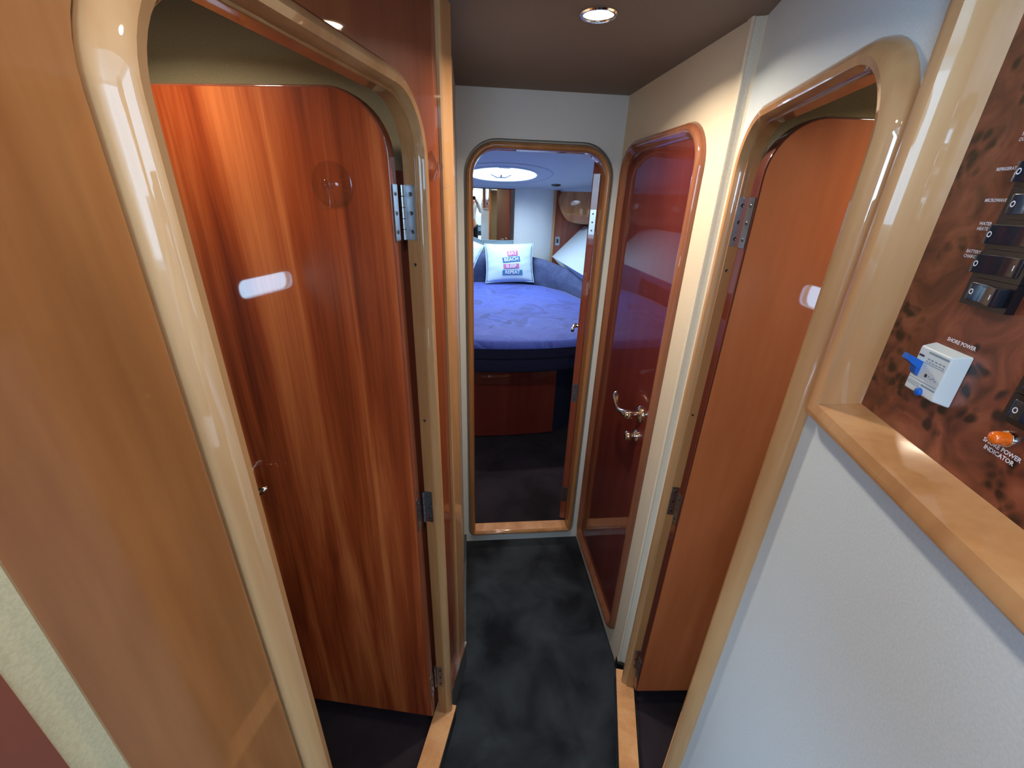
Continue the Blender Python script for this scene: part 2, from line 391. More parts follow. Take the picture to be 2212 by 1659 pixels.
# ------------------------------------------------------------------ hinges, screws
def screw(fr, pos, axis, parent, r=.0034):
    bm = bmesh.new()
    M = Matrix.Translation(fr.v(*pos)) @ axis
    lathe(bm, M, [(r, 0), (r, .0006), (r*.8, .0011), (r*.3, .0007), (0, .0005)], 12)
    return build('screw', bm, DSCR, fr, parent, 40)
def jamb_hinge(fr, sface, sdir, p0, p1, zc, parent, mat=STEEL, h=.092):
    """leaf on a jamb reveal (plane s = sface, facing sdir) with knuckle behind."""
    hb = bmesh.new(); z0 = zc-h/2; z1 = zc+h/2
    add_box(hb, fr, sface, sface+sdir*.0016, p0+.004, p1, z0, z1)
    o = build('hinge', hb, mat, fr, parent, None)
    ax = Matrix.Rotation(PI/2*(1 if (sdir*fr.sg) > 0 else -1), 4, 'Y') if hasattr(fr, 'sg') else Matrix()
    for k in (-1, 0, 1): screw(fr, (sface+sdir*.0016, (p0+p1)/2+.004, zc+k*h*.34), ax, o)
    kb = bmesh.new(); rr_ = .0042
    for k in range(5):
        a = z0+h*k/5+.0006; b_ = z0+h*(k+1)/5-.0006
        M = Matrix.Translation(fr.v(sface+sdir*.003, p0, a)); lathe(kb, M, [(rr_, 0), (rr_, b_-a)], 12)
    build('knuckle', kb, mat, fr, o, 40)
    return o

# ------------------------------------------------------------------ open cabin doors
def open_door(name, o2, ang, w, z0, z1, mat, label, rad=.1, th=.028):
    """door slab: s runs away from the hinge, p=0 is the visible face."""
    f = Fr(o2, ang, 1 if math.cos(math.radians(ang))*0-math.sin(math.radians(ang))*-1 < 0 else -1)
    # choose the side whose normal looks back to the eye
    a = math.radians(ang)
    for sd in (1, -1):
        n = Vector((math.cos(a), -math.sin(a)))*sd
        if n.y < 0: f = Fr(o2, ang, sd)
    f = f.at(0, 0, z0)
    t = thing(name, f, label, 'door', kind='structure')
    fn = lambda q: rr(0, w, z0, z1, rad, .004, w=q, n=12)
    prof = [(-.004, 0), (-.0012, -.0012), (0, -.004), (0, -th+.004), (-.0012, -th+.0012), (-.004, -th)]
    sweep('door_panel', f, fn, prof, [mat, CH_E if mat is CH_D else EDG], t, closed=True, caps=True, ring=False)
    return f, t
a1 = math.degrees(math.atan2(-.995, .1))
f1, d1 = open_door('door_1', (-.2127, .767), a1, .49, .125, 1.773, CH_D, 'tall orange red cherry door of the left cabin, standing open inward')
a2 = math.degrees(math.atan2(1, .04))
f2, d2 = open_door('door_2', (.446, .859), a2, .46, .130, 1.769, CH_D2, 'orange brown cherry door of the right cabin, standing open inward')
# fixed leaves on the frames, belonging to the doors' hinges
def attach(o, t):
    mw = o.matrix_world.copy()
def hinge_obj(fr, *a, **k):
    fb = fr
    return jamb_hinge(fb, *a, **k)
for zc in (1.59, .925, .262): jamb_hinge(L, LO[1], -1, -.0215, .001, zc, cas6)
for zc in (1.59, .888, .225): jamb_hinge(R, RO[1], -1, -.0215, .004, zc, cas7)
for z_ in (1.50, 1.165): screw(L, (LO[1], -.006, z_), Matrix.Rotation(-PI/2*-L.sg*-1, 4, 'Y'), cas6, .003)
for z_ in (1.495, 1.15): screw(R, (RO[1], -.004, z_), Matrix.Rotation(-PI/2*R.sg, 4, 'Y'), cas7, .003)
for (f, t, zs) in ((f1, d1, (1.59, .925, .262)), (f2, d2, (1.59, .888, .225))):
    for zc in zs:
        hb = bmesh.new(); add_box(hb, f, -.0012, .0, -.024, -.003, zc-.046, zc+.046)
        o = build('hinge_leaf', hb, STEEL, f, t)
        for k in (-1, 0, 1): screw(f, (-.0012, -.0135, zc+k*.031), Matrix.Rotation(-PI/2*f.sg, 4, 'Y'), o)
def lever(f, t, s, z, dirn, p0=0, reach=.1, rise=.0, name='door_handle', label=None, sc_=1):
    bm = bmesh.new(); M = out_mat(f, s, p0, z)
    lathe(bm, M, [(.024*sc_, 0), (.024*sc_, .004), (.018*sc_, .008), (.011*sc_, .011), (.0095*sc_, .03), (.012*sc_, .034), (.012*sc_, .046), (.007, .05), (0, .051)], 20)
    pts = []; rad = []
    for i in range(13):
        u = i/12; pts.append(f.v(s+dirn*reach*u, p0+.041+.012*math.sin(u*PI), z+rise*(u**2.2)-.012*math.sin(u*PI)))
        rad.append([.0105, .0095, .009, .0075, .0066, .006, .006, .0066, .0078, .0092, .0098, .0085, .003][i])
    add_tube(bm, pts, rad, 12)
    kw = dict(label=label) if label else {}
    return build(name, bm, BRASSY, f, t, 50, **kw)
lever(f1, d1, .415, 1.005, -1, 0, .085, label='chrome lever handle')
lever(f2, d2, .41, 1.005, -1, 0, .085, label='chrome lever handle')

# ------------------------------------------------------------------ closed mahogany door
fc = C.at(-.32, 0, .11)
d3 = thing('door_3', fc, 'closed glossy mahogany door with lever handle in the right side wall', 'door', kind='structure')
sweep('door_panel', fc, lambda q: rr(CO[0]+.003, CO[1]-.003, CO[2]+.003, CO[3]-.003, CO[4]-.003, .018, w=q, n=12),
      [(-.003, .001), (-.0008, .0002), (0, -.002), (0, -.028)], CH_M, d3, caps=True, ring=False)
bm = bmesh.new()
M = out_mat(fc, -.50, .001, .998)
lathe(bm, M, [(.027, 0), (.027, .004), (.021, .008), (.012, .011), (.0105, .026), (.0145, .031), (.0145, .047), (.009, .053), (.004, .054)], 24)
pts = []; rad = []
for i in range(15):
    u = i/14
    pts.append(fc.v(-.50+.125*u, .042+.014*math.sin(u*PI), .998-.010*math.sin(u*2.2)+.030*max(0, u-.35)**1.3*2.0)); rad.append([.013,.0125,.0115,.010,.0085,.0072,.0065,.0062,.0066,.0078,.0095,.0112,.0118,.0095,.003][i])
add_tube(bm, pts, rad, 14)
build('door_handle', bm, BRASSY, fc, d3, 60, label='polished curved lever handle')
bm = bmesh.new()
lathe(bm, out_mat(fc, -.50, .001, .918), [(.021, 0), (.021, .004), (.014, .008), (.0095, .011), (.0095, .017), (.0165, .023), (.0175, .032), (.0145, .038), (.006, .041)], 24)
build('lock_knob', bm, BRASSY, fc, d3, 60, label='polished round privacy knob')

# ------------------------------------------------------------------ forward cabin door, open away from the eye
fb = B.at(-.056, -.045, .08)
hx = world_of(B, -.056, -.045, 0)
d4 = thing('door_4', fb, 'cherry door of the far cabin swung open, seen edge-on at the right of the doorway', 'door', kind='structure')
ang = math.radians(15)
fd = Fr((hx.x, hx.y), 15, -1)                     # s runs into the cabin, p towards -x side (left)
fd = Fr((hx.x, hx.y), 12.5, -1).at(0, 0, .08)
d4.matrix_world = fd.M.copy()
sweep('door_panel', fd, lambda q: rr(0, .50, .08, 1.80, .09, .004, w=q, n=12),
      [(-.003, .030), (0, .027), (0, .003), (-.003, 0)], CH_E, d4, caps=True, ring=False)
for zc in (1.545, .815, .24):
    hb = bmesh.new(); add_box(hb, fd, -.0015, .0, .004, .026, zc-.045, zc+.045)
    o = build('hinge_leaf', hb, STEEL, fd, d4)
    for k in (-1, 0, 1): screw(fd, (-.0015, .015, zc+k*.03), Matrix.Rotation(-PI/2*fd.sg, 4, 'Y'), o)
lever(fd, d4, .42, 1.015, -1, .03, .09, label='chrome lever handle')

# ------------------------------------------------------------------ clear suction hooks
def suction(f, s, p, z, label, r=.036):
    f = f.at(s, p, z); t = thing('suction_hook', f, label, 'hook', 'clear suction hooks on the wood')
    bm = bmesh.new(); M = out_mat(f, s, p+.0004, z)
    lathe(bm, M, [(r, 0), (r, .0012), (r*.93, .0022), (r*.6, .005), (r*.32, .009), (r*.2, .011)], 40)
    build('suction_cup', bm, CLEARP, f, t, 60)
    bm = bmesh.new(); lathe(bm, out_mat(f, s, p+.011, z), [(.005, 0), (.0085, .002), (.0085, .007), (.005, .010)], 20)
    bpts = [f.v(s, p+.016, z-.004), f.v(s, p+.015, z-.02), f.v(s, p+.014, z-.032), f.v(s+.003, p+.019, z-.0385), f.v(s+.006, p+.027, z-.036), f.v(s+.007, p+.03, z-.031)]
    add_tube(bm, bpts, [.0022, .0018, .0018, .0019, .002, .0024], 8)
    build('hook', bm, CLEARP, f, t, 60)
    return t
suction(f1, .104, 0, 1.632, 'clear plastic suction hook on the open left cabin door')
suction(L, -.108, 0, 1.672, 'clear plastic suction hook on the narrow red panel beside the corner post', .026)
bm = bmesh.new()

# ------------------------------------------------------------------ switch panel
PS0, PS1, PZ0, PZ1 = -.99, -.586, 1.403, 1.86
pf = R.at((PS0+PS1)/2, 0, PZ0)
panel = thing('electrical_switchboard', pf, 'wood framed electrical switch panel of dark burl on the right wall', 'switch panel')
def prr(w, k=0): return rr(PS0-w+0, PS1+w, PZ0-w, PZ1+w, .0005, .0005, w=0, n=1)
FPan = [(0, -.0), (0, .009), (-.002, .013), (-.006, .016), (-.012, .0165), (-.020, .014), (-.030, -.020), (-.030, -.034), (0, -.034)]
def rect(w):
    return [(PS0-w, PZ0-w), (PS1+w, PZ0-w), (PS1+w, PZ1+w), (PS0-w, PZ1+w)]
sweep('panel_frame', pf, rect, FPan, HON, panel, smooth=35)
PB_ = -.022
prism('burl_board', pf, [[(PS0+.02, PZ0+.02), (PS1-.02, PZ0+.02), (PS1-.02, PZ1-.02), (PS0+.02, PZ1-.02)]], PB_, PB_-.01, BURL, panel)
class PG:
    M = pf.M
    @staticmethod
    def v(s_, p, z): return pf.v(s_-.012, p, z)
pg = PG
# rocker switches, a column
def P2R(s, z): return (s, z)
k = .0
zs = [1.566, 1.5865, 1.607, 1.6275, 1.648, 1.6685, 1.689, 1.7095]
def rocker(s0, s1, zc, on, par=panel):
    bm = bmesh.new(); add_box(bm, pg, s0, s1, PB_, PB_+.006, zc-.0101, zc+.0101); bevel(bm, .0012)
    o = build('rocker_switch', bm, BLKP, pf, par, 40)
    bm = bmesh.new(); m = (s0+s1)/2; zz0 = zc-.0066; zz1 = zc+.0066; a0 = s0+.004; a1_ = s1-.004
    h0, h1 = (.0125, .007) if on else (.007, .0125)
    pr = [(a0, PB_+.004), (a0, PB_+h0), (a0+.003, PB_+h0+.0005), (m, PB_+.0075), (a1_-.003, PB_+h1+.0005), (a1_, PB_+h1), (a1_, PB_+.004)]
    A = [bm.verts.new(pg.v(s, p, zz0)) for s, p in pr]; Bv = [bm.verts.new(pg.v(s, p, zz1)) for s, p in pr]
    for i in range(len(pr)): bm.faces.new((A[i], A[(i+1) % len(pr)], Bv[(i+1) % len(pr)], Bv[i]))
    bm.faces.new(A); bm.faces.new(Bv[::-1]); bmesh.ops.recalc_face_normals(bm, faces=bm.faces[:]); bevel(bm, .0008)
    build('rocker', bm, ROCK, pf, o, 40)
    bm = bmesh.new(); cs = a1_-.0045; pc_ = PB_+h1+.0008
    ring = [[bm.verts.new(pg.v(cs+r_*math.cos(2*PI*i/20), pc_-.0002, zc+r_*1.1*math.sin(2*PI*i/20))) for i in range(20)] for r_ in (.0012, .0019)]
    for i in range(20): bm.faces.new((ring[0][i], ring[0][(i+1) % 20], ring[1][(i+1) % 20], ring[1][i]))
    build('marking', bm, LETT, pf, o); bm = bmesh.new()
    vs = [bm.verts.new(pg.v(a0+.004+q[0], PB_+h0+.0007, zc+q[1])) for q in ((-.0004, -.0018), (.0004, -.0018), (.0004, .0018), (-.0004, .0018))]; bm.faces.new(vs)
    build('marking', bm, LETT, pf, o)
SW0, SW1 = -.7135, -.6725
for i, z in enumerate(zs): rocker(SW0, SW1, z, i % 3 == 0)
def put_text(body, s, z, size, bold=.00008):
    bm = bmesh.new()
    add_text(bm, body, size, lambda x, y: pg.v(s-x, PB_+.0004, z+y), bold=bold)
    return build('lettering', bm, LETT, pf, panel)
put_text('BATTERY', -.6568, 1.5930, .0034); put_text('CHARGER', -.6568, 1.5893, .0034)
put_text('WATER', -.6560, 1.6135, .0034); put_text('HEATER', -.6563, 1.6098, .0034)
put_text('MICROWAVE', -.6555, 1.6300, .0033); put_text('REFRIGERATOR', -.6542, 1.6515, .0031)
put_text('SOCKET', -.6585, 1.6740, .0034); put_text('OUTLETS', -.6585, 1.6703, .0034)
put_text('SHORE POWER', -.6850, 1.5255, .0042, .00012)
put_text('SHORE POWER', -.7545, 1.4705, .0044, .00012); put_text('INDICATOR', -.7545, 1.4660, .0044, .00012)
# second switch cluster, black square block and amber lamp
rocker(-.789, -.748, 1.5015, True); rocker(-.789, -.748, 1.5222, True)
bm = bmesh.new(); lathe(bm, out_mat(pg, -.7555, PB_, 1.4795), [(.0058, 0), (.0058, .0025), (.0052, .003)], 20)
lamp = build('indicator_lamp', bm, CHROME, pf, panel, 50, label='amber indicator lamp in a chrome ring')
bm = bmesh.new(); lathe(bm, out_mat(pg, -.7555, PB_+.003, 1.4795), [(.0048, 0), (.0048, .005), (.004, .0075), (.002, .0087), (0, .009)], 20)
build('lamp_lens', bm, AMB, pf, lamp, 60)
# breaker
bs0, bs1, bz0, bz1 = -.7020, -.6610, 1.476, 1.520; bp = PB_+.012
bm = bmesh.new()
A = [pg.v(bs0, PB_, bz0), pg.v(bs1, PB_, bz0), pg.v(bs1, PB_, bz1), pg.v(bs0, PB_, bz1)]
A = [bm.verts.new(v) for v in A]
Bq = [bm.verts.new(pg.v(s, bp, z)) for s, z in ((bs0+.0035, bz0+.003), (bs1-.0035, bz0+.003), (bs1-.0035, bz1-.003), (bs0+.0035, bz1-.003))]
for i in range(4): bm.faces.new((A[i], A[(i+1) % 4], Bq[(i+1) % 4], Bq[i]))
bm.faces.new(A[::-1]); bm.faces.new(Bq); bmesh.ops.recalc_face_normals(bm, faces=bm.faces[:]); bevel(bm, .0014)
brk = build('circuit_breaker', bm, WPL, pf, panel, 40, label='white circuit breaker with blue toggle and test button')
bm = bmesh.new()
sx = -.6705
lathe(bm, Matrix.Translation(pg.v(sx, bp-.004, 1.4985)) @ Matrix.Rotation(PI/2, 4, 'Y'), [(.0075, -.0035), (.0075, .0035)], 20)
A = [bm.verts.new(pg.v(sx+a, b, c)) for a, b, c in ((-.0042, bp+.002, 1.4985), (.0042, bp+.002, 1.4985), (.0042, bp+.001, 1.5055), (-.0042, bp+.001, 1.5055))]
Bq = [bm.verts.new(pg.v(sx+a, b, c)) for a, b, c in ((-.004, bp+.0125, 1.506), (.004, bp+.0125, 1.506), (.004, bp+.0115, 1.5105), (-.004, bp+.0115, 1.5105))]
for i in range(4): bm.faces.new((A[i], A[(i+1) % 4], Bq[(i+1) % 4], Bq[i]))
bm.faces.new(A[::-1]); bm.faces.new(Bq)
build('toggle', bm, BLUP, pf, brk, 40, label='blue toggle')
bm = bmesh.new(); lathe(bm, out_mat(pg, -.6835, bp, 1.4815), [(.0034, 0), (.0034, .0018), (.0026, .0026), (0, .0028)], 18)
build('test_button', bm, BLUP, pf, brk, 50, label='round blue test button')
bm = bmesh.new()
def dash(s0, s1, z0, z1): bm.faces.new([bm.verts.new(pg.v(s, bp+.0003, z)) for s, z in ((s0, z0), (s1, z0), (s1, z1), (s0, z1))])
dash(-.698, -.676, 1.5135, 1.5147); dash(-.6975, -.6665, 1.5050, 1.5053); dash(-.6975, -.6655, 1.4898, 1.4901); dash(-.6975, -.682, 1.4868, 1.4880)
for a in range(5): dash(-.6965+a*.0042, -.6940+a*.0042, 1.5085, 1.5094)
for a in range(6): dash(-.6965+a*.0036, -.6942+a*.0036, 1.5064, 1.5071)
for a in range(4): dash(-.6945+a*.0026, -.6928+a*.0026, 1.4945+.0012*(a % 2), 1.4953+.0012*(a % 2))
for a in range(3): dash(-.6805, -.6665+.002*(a % 2), 1.4872-a*.0013, 1.4875-a*.0013)
add_text(bm, 'T', .003, lambda x, y: pg.v(-.6835-x, bp+.0003, 1.4865+y))
build('printing', bm, GRYL, pf, brk)
bm = bmesh.new(); dash(-.6725, -.6665, 1.5088, 1.5104); dash(-.6838, -.6812, 1.4945, 1.4972)
build('dark_marking', bm, INK, pf, brk)
bm.free() if False else None

# ------------------------------------------------------------------ ceiling downlights
def downlight(fr, x, y, z, label, power, r=.0365, tilt=None, spread=150):
    f = fr.at(x, y, z); t = thing('downlight', f, label, 'ceiling light', 'round halogen downlights')
    Mx = Matrix.Translation(f.v(x, y, z)) @ Matrix.Rotation(PI, 4, 'X')
    if tilt: Mx = Matrix.Translation(f.v(x, y, z)) @ tilt @ Matrix.Rotation(PI, 4, 'X')
    bm = bmesh.new(); n = 40
    prof = [(r, 0), (r, .003), (r*.93, .0055), (r*.82, .0055), (r*.77, .002), (r*.77, -.002)]
    rings = [[bm.verts.new(Mx @ Vector((q*math.cos(2*PI*i/n), q*math.sin(2*PI*i/n), h))) for i in range(n)] for q, h in prof]
    for A, Bq in zip(rings, rings[1:]):
        for i in range(n): bm.faces.new((A[i], A[(i+1) % n], Bq[(i+1) % n], Bq[i]))
    build('trim_ring', bm, CHROME, f, t, 40)
    bm = bmesh.new(); lathe(bm, Mx, [(r*.77, -.0005), (r*.77, .0008), (r*.6, .003), (r*.3, .0045), (0, .005)], n)
    build('lens', bm, LENSE, f, t, 60)
    ld = bpy.data.lights.new('lamp', 'AREA'); ld.shape = 'DISK'; ld.size = r*1.4; ld.energy = power; ld.color = (1, .86, .68); ld.spread = math.radians(spread)
    lo = bpy.data.objects.new('lamp_light', ld); COL.objects.link(lo); lo.parent = t
    lo.location = (0, 0, -.008)
    if tilt: lo.rotation_euler = tilt.to_euler()
    return t
downlight(Wd(), .142, 1.022, CEIL, 'lit round downlight in the passage ceiling before the far doorway', 5.2)
downlight(Wd(), -.02, .10, CEIL, 'lit round downlight in the passage ceiling above the eye', 1.3)

# ------------------------------------------------------------------ side cabins
def lx(y, p=-.034): return world_of(L, 0, p, 0).x+(y-world_of(L, 0, p, 0).y)*math.tan(math.radians(9.8))
def rx(y, p=-.034): return world_of(R, 0, p, 0).x+(y-world_of(R, 0, p, 0).y)*math.tan(math.radians(10.3))
PORT = []
def room(side, xo, y0, y1, xe, zf, zc, mat, win):
    th = .03; xi = lx if side == 'left' else rx
    pl = [(xo, y0), (xi(y0), y0), (xi(y1), y1), (xo, y1)]
    prism('floor', Wd(), [pl], zf-.03, zf, CARPV, axis='z', **S('dark carpet of the %s cabin' % side, 'floor'))
    prism('ceiling', Wd(), [pl], zc, zc+.03, HEADL, axis='z', **S('dim headliner of the %s cabin' % side, 'ceiling'))
    sd = -1 if side == 'left' else 1; wy0, wy1, wz0, wz1 = win; xw = xo+(0 if sd < 0 else 0)
    wl = [(y, z) for y, z in rr(wy0, wy1, wz0, wz1, .035, .035, n=6)]
    prism('wall_'+side, Wd(), [[(y0, 0), (y1, 0), (y1, zc+.03), (y0, zc+.03)], wl], xo, xo+sd*.03, mat, axis='s', **S('outer wall of the %s cabin with a guessed portlight' % side, 'wall'))
    f = Wd((xo, (wy0+wy1)/2, wz0)); t = thing('guessed_portlight_1' if sd < 0 else 'guessed_portlight_2', f, 'guessed oblong portlight added in the %s cabin side, for the white patch mirrored in its varnished door' % side, 'portlight', kind='structure')  # unseen source, added to put a pale patch into the door reflection
    prism('portlight_frame', f, [rr(wy0, wy1, wz0, wz1, .035, .035, w=.012, n=6), rr(wy0, wy1, wz0, wz1, .035, .035, w=-.004, n=6)], xo-sd*.004, xo+sd*.008, STEEL, t, axis='s')
    prism('portlight_glass', f, [rr(wy0, wy1, wz0, wz1, .035, .035, w=-.002, n=6)], xo+sd*.012, xo+sd*.016, PANE, t, axis='s')
    PORT.append((xo+sd*.05, (wy0+wy1)/2, (wz0+wz1)/2, wy1-wy0+.06, wz1-wz0+.06, sd))
    a, b_ = sorted((xo, xe))
    box('wall_back', Wd(), (a, b_, y1, y1+th, 0, zc+.03), mat, **S('cream wall behind the open door of the %s cabin' % side, 'wall'))
    a, b_ = sorted((xo, xi(y0)))
    box('wall_front', Wd(), (a, b_, y0-th, y0, 0, zc+.03), mat, **S('rear wall of the %s cabin' % side, 'wall'))
room('left', -1.2, -.20, .905, -.203, .045, 1.915, CREAMD, (-.16, .14, 1.225, 1.305))
room('right', 1.2, -.02, .972, .487, .045, 1.90, CREAMD, (.10, .42, 1.265, 1.355))
box('gap_shade_left', Wd(), (-.30, -.206, .845, .904, .045, 1.66), CH_E, **S('added dark cherry upright standing in for shade behind the hinge edge of the left cabin door', 'trim'))  # added to hide the lit wall, so the hinge gap reads black
box('gap_shade_right', Wd(), (.492, .56, .912, .970, .045, 1.66), CH_E, **S('added dark cherry upright standing in for shade behind the hinge edge of the right cabin door', 'trim'))  # matching blocker added on the right, keeps that gap dark
downlight(Wd(), -.56, .62, 1.915, 'lit round downlight in the left cabin ceiling', 1.35)
downlight(Wd(), .82, .66, 1.90, 'lit round downlight in the right cabin ceiling', 1.7)

# ------------------------------------------------------------------ forward cabin (frame V)
D = 4.6
SL = .135
def vz(y): return 1.71+SL*(D-y)
def poly_slab(name, fr, pts, th, mat, **kw):
    bm = bmesh.new(); A = [bm.verts.new(fr.v(*p)) for p in pts]; Bq = [bm.verts.new(fr.v(p[0], p[1], p[2]+th)) for p in pts]
    n = len(pts); bm.faces.new(A); bm.faces.new(Bq[::-1])
    for i in range(n): bm.faces.new((A[i], A[(i+1) % n], Bq[(i+1) % n], Bq[i]))
    return build(name, bm, mat, fr, **kw)
YB = 1.69
box('floor', V, (-1.4, 1.75, YB-.03, 4.7, -.03, 0), CARPV, **S('dark carpet of the far cabin', 'floor'))
# ceiling with round hatch hole
HX, HY, HR = .285, 3.90, .295
n = 48
bm = bmesh.new(); edges = []
def cz(x, y): return vz(y)
out_ = [(-1.4, YB-.02), (1.75, YB-.02), (1.75, 4.7), (-1.4, 4.7)]
vs = [bm.verts.new(V.v(x, y, vz(y))) for x, y in out_]; edges += [bm.edges.new((vs[i], vs[(i+1) % 4])) for i in range(4)]
hv = [bm.verts.new(V.v(HX+HR*math.cos(2*PI*i/n), HY+HR*math.sin(2*PI*i/n), vz(HY+HR*math.sin(2*PI*i/n)))) for i in range(n)]
edges += [bm.edges.new((hv[i], hv[(i+1) % n])) for i in range(n)]
r_ = bmesh.ops.triangle_fill(bm, edges=edges, use_beauty=True)
fs = [g for g in r_['geom'] if isinstance(g, bmesh.types.BMFace)]
ex = bmesh.ops.extrude_face_region(bm, geom=fs)
bmesh.ops.translate(bm, verts=[g for g in ex['geom'] if isinstance(g, bmesh.types.BMVert)], vec=(0, 0, .05))
build('ceiling', bm, VIPC, V, **S('cool grey sloping headliner of the far cabin', 'ceiling'))
# hatch
hf = V.at(HX, HY, vz(HY)); tl = Matrix.Rotation(-math.atan(SL), 4, 'X')
HM = Matrix.Translation(hf.v(HX, HY, vz(HY))) @ tl
hatch = thing('window_1', hf, 'round bright deck hatch in the far cabin ceiling', 'hatch', kind='structure')
def ringmesh(prof, n=56):
    bm = bmesh.new(); rings = [[bm.verts.new(HM @ Vector((q*math.cos(2*PI*i/n), q*math.sin(2*PI*i/n), h))) for i in range(n)] for q, h in prof]
    m = len(rings)
    for j in range(m):
        A = rings[j]; Bq = rings[(j+1) % m]
        for i in range(n): bm.faces.new((A[i], A[(i+1) % n], Bq[(i+1) % n], Bq[i]))
    return bm
build('hatch_ring', ringmesh([(.300, .0), (.300, -.006), (.286, -.008), (.280, .0), (.280, .055), (.300, .055)]), WPL, hf, hatch, 40)
build('ceiling_moulding', ringmesh([(.425, .002), (.425, -.003), (.419, -.006), (.413, -.003), (.413, .002)]), VIPC, hf, hatch, 40)
build('glass_rim', ringmesh([(.262, .030), (.262, .048), (.250, .048), (.250, .030)]), STEEL, hf, hatch, 40)
bm = bmesh.new(); lathe(bm, HM, [(.27, .048), (.27, .054)], n); build('hatch_glass', bm, ACRY, hf, hatch, 40)
bm = bmesh.new()
for k in range(2):
    add_tube(bm, [HM @ Vector((-.09+.0*k, -.20+.4*k, .035)), HM @ Vector((-.04, -.20+.4*k, .012)), HM @ Vector((.04, -.20+.4*k, .012)), HM @ Vector((.09, -.20+.4*k, .035))], .008, 8)
    add_tube(bm, [HM @ Vector((0, -.235+.47*k, .04)), HM @ Vector((0, -.20+.4*k, .012)), HM @ Vector((0, -.15+.3*k, .03))], .010, 8)
build('hatch_latch', bm, STEEL, hf, hatch, 50)
# walls
def vbox(name, r, mat, lab, cat='wall'): return box(name, V, r, mat, **S(lab, cat))
vbox('wall_forward', (-.42, .465, D+.006, D+.06, 0, 1.78), CREAM, 'forward bulkhead behind the mirror')
vbox('wall_forward', (.890, 1.75, D, D+.06, 0, 1.80), CH_R, 'cherry bulkhead right of the cream column in the far cabin')
bpy.data.objects['wall_forward.001'].data.materials[0] = CH_E
vbox('wall_forward', (-1.4, -.45, D, D+.06, 0, 1.80), CH_E, 'cherry bulkhead at the left of the far cabin')
# cream curved column
pts = [(.465, D+.03)]
for i in range(9): pts.append((.465+.4*i/8, D-.045*math.sin(PI*i/8)**.5 if 0 < i < 8 else D))
pts.append((.865, D+.03))
prism('wall_forward', V, [pts], 1.0, 1.76, GREYW, axis='z', smooth=60, **S('pale vinyl column between mirror and cherry bulkhead', 'wall'))
pts2 = [(.44-x, y) for x, y in pts][::-1]
prism('wall_forward', V, [pts2], 1.0, 1.76, GREYW, axis='z', smooth=60, **S('pale vinyl column left of the mirror, hidden by the doorway', 'wall'))
vbox('trim_11', (.865, .889, D-.008, D+.03, 1.0, 1.76), HON, 'narrow maple edge right of the pale column in the far cabin', 'trim')
vbox('wall_left', (-1.43, -1.4, YB, 4.7, 0, 2.15), CREAM, 'left side wall of the far cabin')
vbox('wall_right', (1.75, 1.78, YB, 4.7, 0, 2.15), CREAM, 'outer right side wall of the far cabin')
# aft bulkhead of that cabin on both sides of the doorway and above
xb0 = -.53+.005; 
full = prism('wall_front', B, [[(-1.42, 0), (1.43, 0), (1.43, 2.12), (-1.42, 2.12)], rr(BO[0], BO[1], BO[2], BO[3], BO[4], .002, w=.0035)], -.0305, -.045, CREAM,
     **S('cream aft bulkhead of the far cabin', 'wall'))
# mirror
mf = V.at(.22, D, 1.06)
mr = thing('wall_mirror', mf, 'wide frameless mirror on the forward bulkhead above the bed', 'mirror')
box('mirror_glass', mf, (-.023, .463, D-.004, D+.003, 1.06, 1.70), MIRR, mr)
box('mirror_backing', mf, (-.024, .464, D+.003, D+.006, 1.055, 1.705), BLK, mr)
def hull(mx):
    bm = bmesh.new()
    P = [(.885, 4.598, 1.06), (1.205, 4.598, 1.378), (1.46, 1.76, 1.378), (1.20, 1.76, .95)]
    A = [bm.verts.new(V.v(mx(p[0]), p[1], p[2])) for p in P]; Bq = [bm.verts.new(V.v(mx(p[0]+.10), p[1], p[2]-.10)) for p in P]
    for i in range(4): bm.faces.new((A[i], A[(i+1) % 4], Bq[(i+1) % 4], Bq[i]))
    bm.faces.new(A); bm.faces.new(Bq[::-1]); return bm
def cat2(P, m=5):
    out = []
    for i in range(len(P)-1):
        p0, p1, p2, p3 = P[max(i-1, 0)], P[i], P[i+1], P[min(i+2, len(P)-1)]
        for k in range(m):
            t = k/m; out.append(tuple(.5*((2*b)+(-a+c)*t+(2*a-5*b+4*c-d)*t*t+(-a+3*b-3*c+d)*t**3) for a, b, c, d in zip(p0, p1, p2, p3)))
    return out+[tuple(P[-1])]
LF = cat2([(.898, 4.596, 1.60), (.905, 4.54, 1.52), (.925, 4.48, 1.455), (.965, 4.42, 1.418), (1.05, 4.35, 1.406), (1.22, 4.26, 1.402), (1.36, 4.12, 1.398), (1.45, 3.8, 1.396), (1.50, 3.3, 1.395), (1.52, 2.5, 1.395), (1.52, 1.78, 1.395)])
